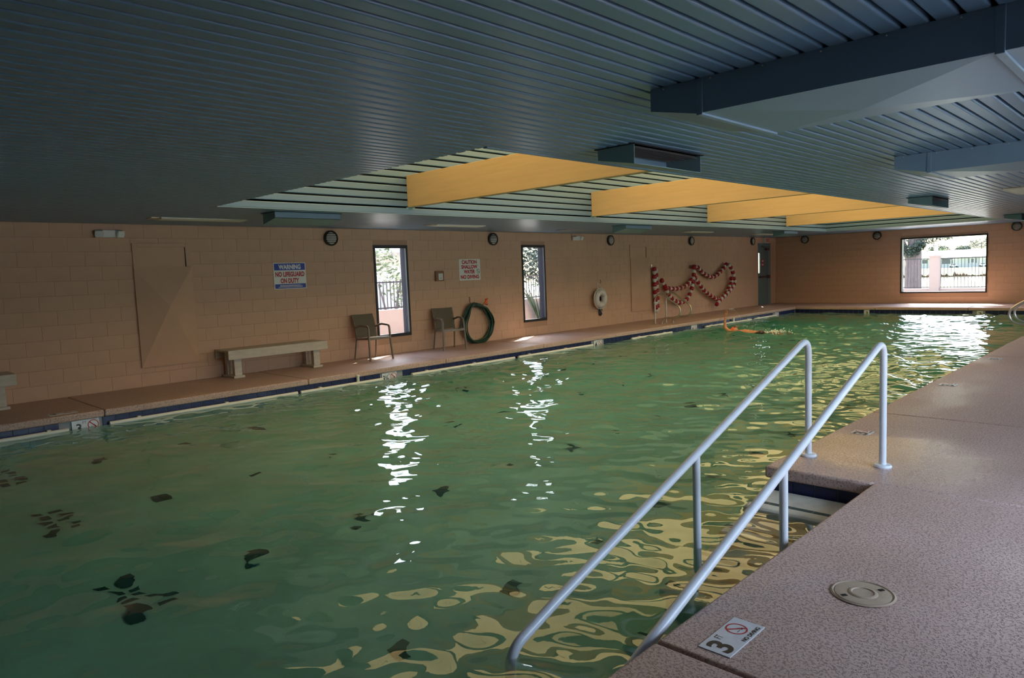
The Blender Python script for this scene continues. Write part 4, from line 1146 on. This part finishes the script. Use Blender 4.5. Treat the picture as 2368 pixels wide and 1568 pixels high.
# yard beyond the far window
wf2 = thing('garden_wall', 'low pale wall and ledge beyond the picture window', 'wall', (33, 7.8, -.16))
MB().box(0, -8, 0, .2, 6, .36).build('masonry', M['pale_wall'], wf2)
pr_ = thing('fence_pillar', 'square pale pillar in the fence beyond the picture window', 'pillar', (33, 7.79, -.16))
MB().box(-.08, -.18, 0, .28, .18, 1.66).build('shaft', M['pale_wall'], pr_)
MB().box(-.11, -.21, 1.66, .31, .21, 1.72).build('cap', M['pale_wall'], pr_)
picket_fence('iron_fence', 'thin iron fence left of the pillar beyond the picture window', (33.1, 10.6), (33.1, 8.0), .22, 1.46, .12, 0)
picket_fence('iron_fence', 'thin iron fence right of the pillar beyond the picture window', (33.1, 7.58), (33.1, 3.0), .22, 1.45, .12, 0)
tree('tree', 'large tree with fluted bark beyond the picture window, at its left', 'tree', (36.2, 9.36, -.16),
     [([(0, .05, 0), (0, .02, .9), (0, 0, 1.8), (0, 0, 3.0)], [.36, .31, .29, .27]), ([(-.15, .22, 0), (-.12, .2, 1.5), (-.3, .6, 3)], [.16, .14, .1])],
     [(0, .3, 2.55, .7, .7, .55), (0, .9, 2.3, .7, .7, .6), (0, -.55, 2.5, .5, .5, .28), (0, -1.2, 2.6, .5, .5, .22), (-.4, .1, 1.95, .2, .5, .3), (-.4, -.3, 2.2, .2, .3, .25)], M['leaf'], 420, .06, 4)
ph = thing('house', 'long low white roofed house far beyond the picture window', 'house', (185, 40, -1.2))
MB().box(0, -12, 0, 8, 8, 2.5).build('house_wall', M['house'], ph)
rfm = MB(); rfm.add([(-1, -13, 2.42), (-1, 9, 2.42), (4, 6, 4.1), (4, -10.5, 4.1), (9, -13, 2.42), (9, 9, 2.42)], [(0,1,2,3), (4,3,2,5), (0,3,4), (1,5,2), (0,4,5,1)]); rfm.build('roof', M['roof'], ph)
MB().box(.5, 3.3, 3.2, 1.4, 3.9, 5.1).build('chimney', M['roof'], ph)
for (ya, yb, za, zb) in ((5.1, 6.3, 1.15, 2.2), (7.0, 7.7, 1.15, 2.2), (-.1, 2.3, .9, 2.25), (-4.1, -3.44, 1.05, 2.1)):
    wd = MB().box(-.10, ya, za, .04, yb, zb).build('window', M['roof'], ph); MB().box(-.12, ya+.08, za+.08, -.10, yb-.08, zb-.08).build('pane', M['house_glass'], wd)
    if zb == 2.1:
        for q in (-.45, .95): MB().box(-.10, ya+q, za, .04, ya+q+.18, zb).build('shutter', M['house_glass'], ph)
def cart(y_, lab):
    t = thing('golf_cart', lab, 'golf cart', (181, y_, -1.04), group='golf carts on the far lawn')
    MB().box(-.55, -.75, .28, .55, .75, .6).build('body', M['cartwhite'], t, bevel=.05)
    MB().box(-.5, -.2, .6, .5, .4, .8).build('seat', M['house_glass'], t); MB().box(-.55, -.85, 1.75, .55, .7, 1.8).build('roof', M['cartwhite'], t)
    for sx in (-.45, .45):
        for sy in (-.7, .6): MB().bar((sx, sy, .58), (sx, sy, 1.76), .04).build('post', M['cartwhite'], t)
    for sx in (-.5, .5):
        for sy in (-.55, .55): MB().lathe([(.22, -.08), (.22, .08)], 16, 'x', (sx, sy, .22)).build('wheel', M['fence'], t)
cart(38.9, 'small white golf cart parked before the far house'); cart(33.4, 'second golf cart, at the right edge of the picture window')
pd = thing('pond', 'pale pond beyond the fence outside the picture window', 'pond', (38, 10, -.155)); MB().box(0, -30, 0, 28, 30, .006).build('pond_surface', M['pond'], pd)
bk = MB(); rs = random.Random(8)
for i in range(160):
    y_ = -4+i*.2; hh = rs.uniform(.12, .5); bk.add([(66.3+rs.uniform(-.1, .2), y_-.25, -.16), (66.7, y_+.25, -.16), (66.6, y_+rs.uniform(-.1, .1), -.16+hh), (66.4, y_, -.16+hh*.6)], [(0, 1, 2, 3)])
o = bk.build('reeds', M['mud'], None); tag(o, 'brown strip of dry reeds along the far pond edge', 'reeds', kind='stuff')
for i, (x, y_, z, r_, lab) in enumerate([(215, 50, 5.2, 2.3, 'rounded grey green tree left behind the far house roof'), (205, 46.5, 4.0, 1.5, 'low bright green bush behind the far house roof'), (222, 41.5, 6.2, 2.8, 'tall grey green tree right behind the far house roof'), (214, 44.0, 5.0, 1.6, 'mid sized grey green tree between the taller ones behind the far house')]):
    tree('tree', lab, 'tree', (x, y_, -1.35), [([(0, 0, 0), (0, 0, z)], [.2, .12])], [(0, 0, z, r_, r_, r_*.6), (0, r_*.6, z-.6, r_*.6, r_*.6, r_*.45), (0, -r_*.6, z-.5, r_*.6, r_*.6, r_*.5)], M['leaf'] if i != 1 else M['leaf_light'], 300, .22, 20+i)
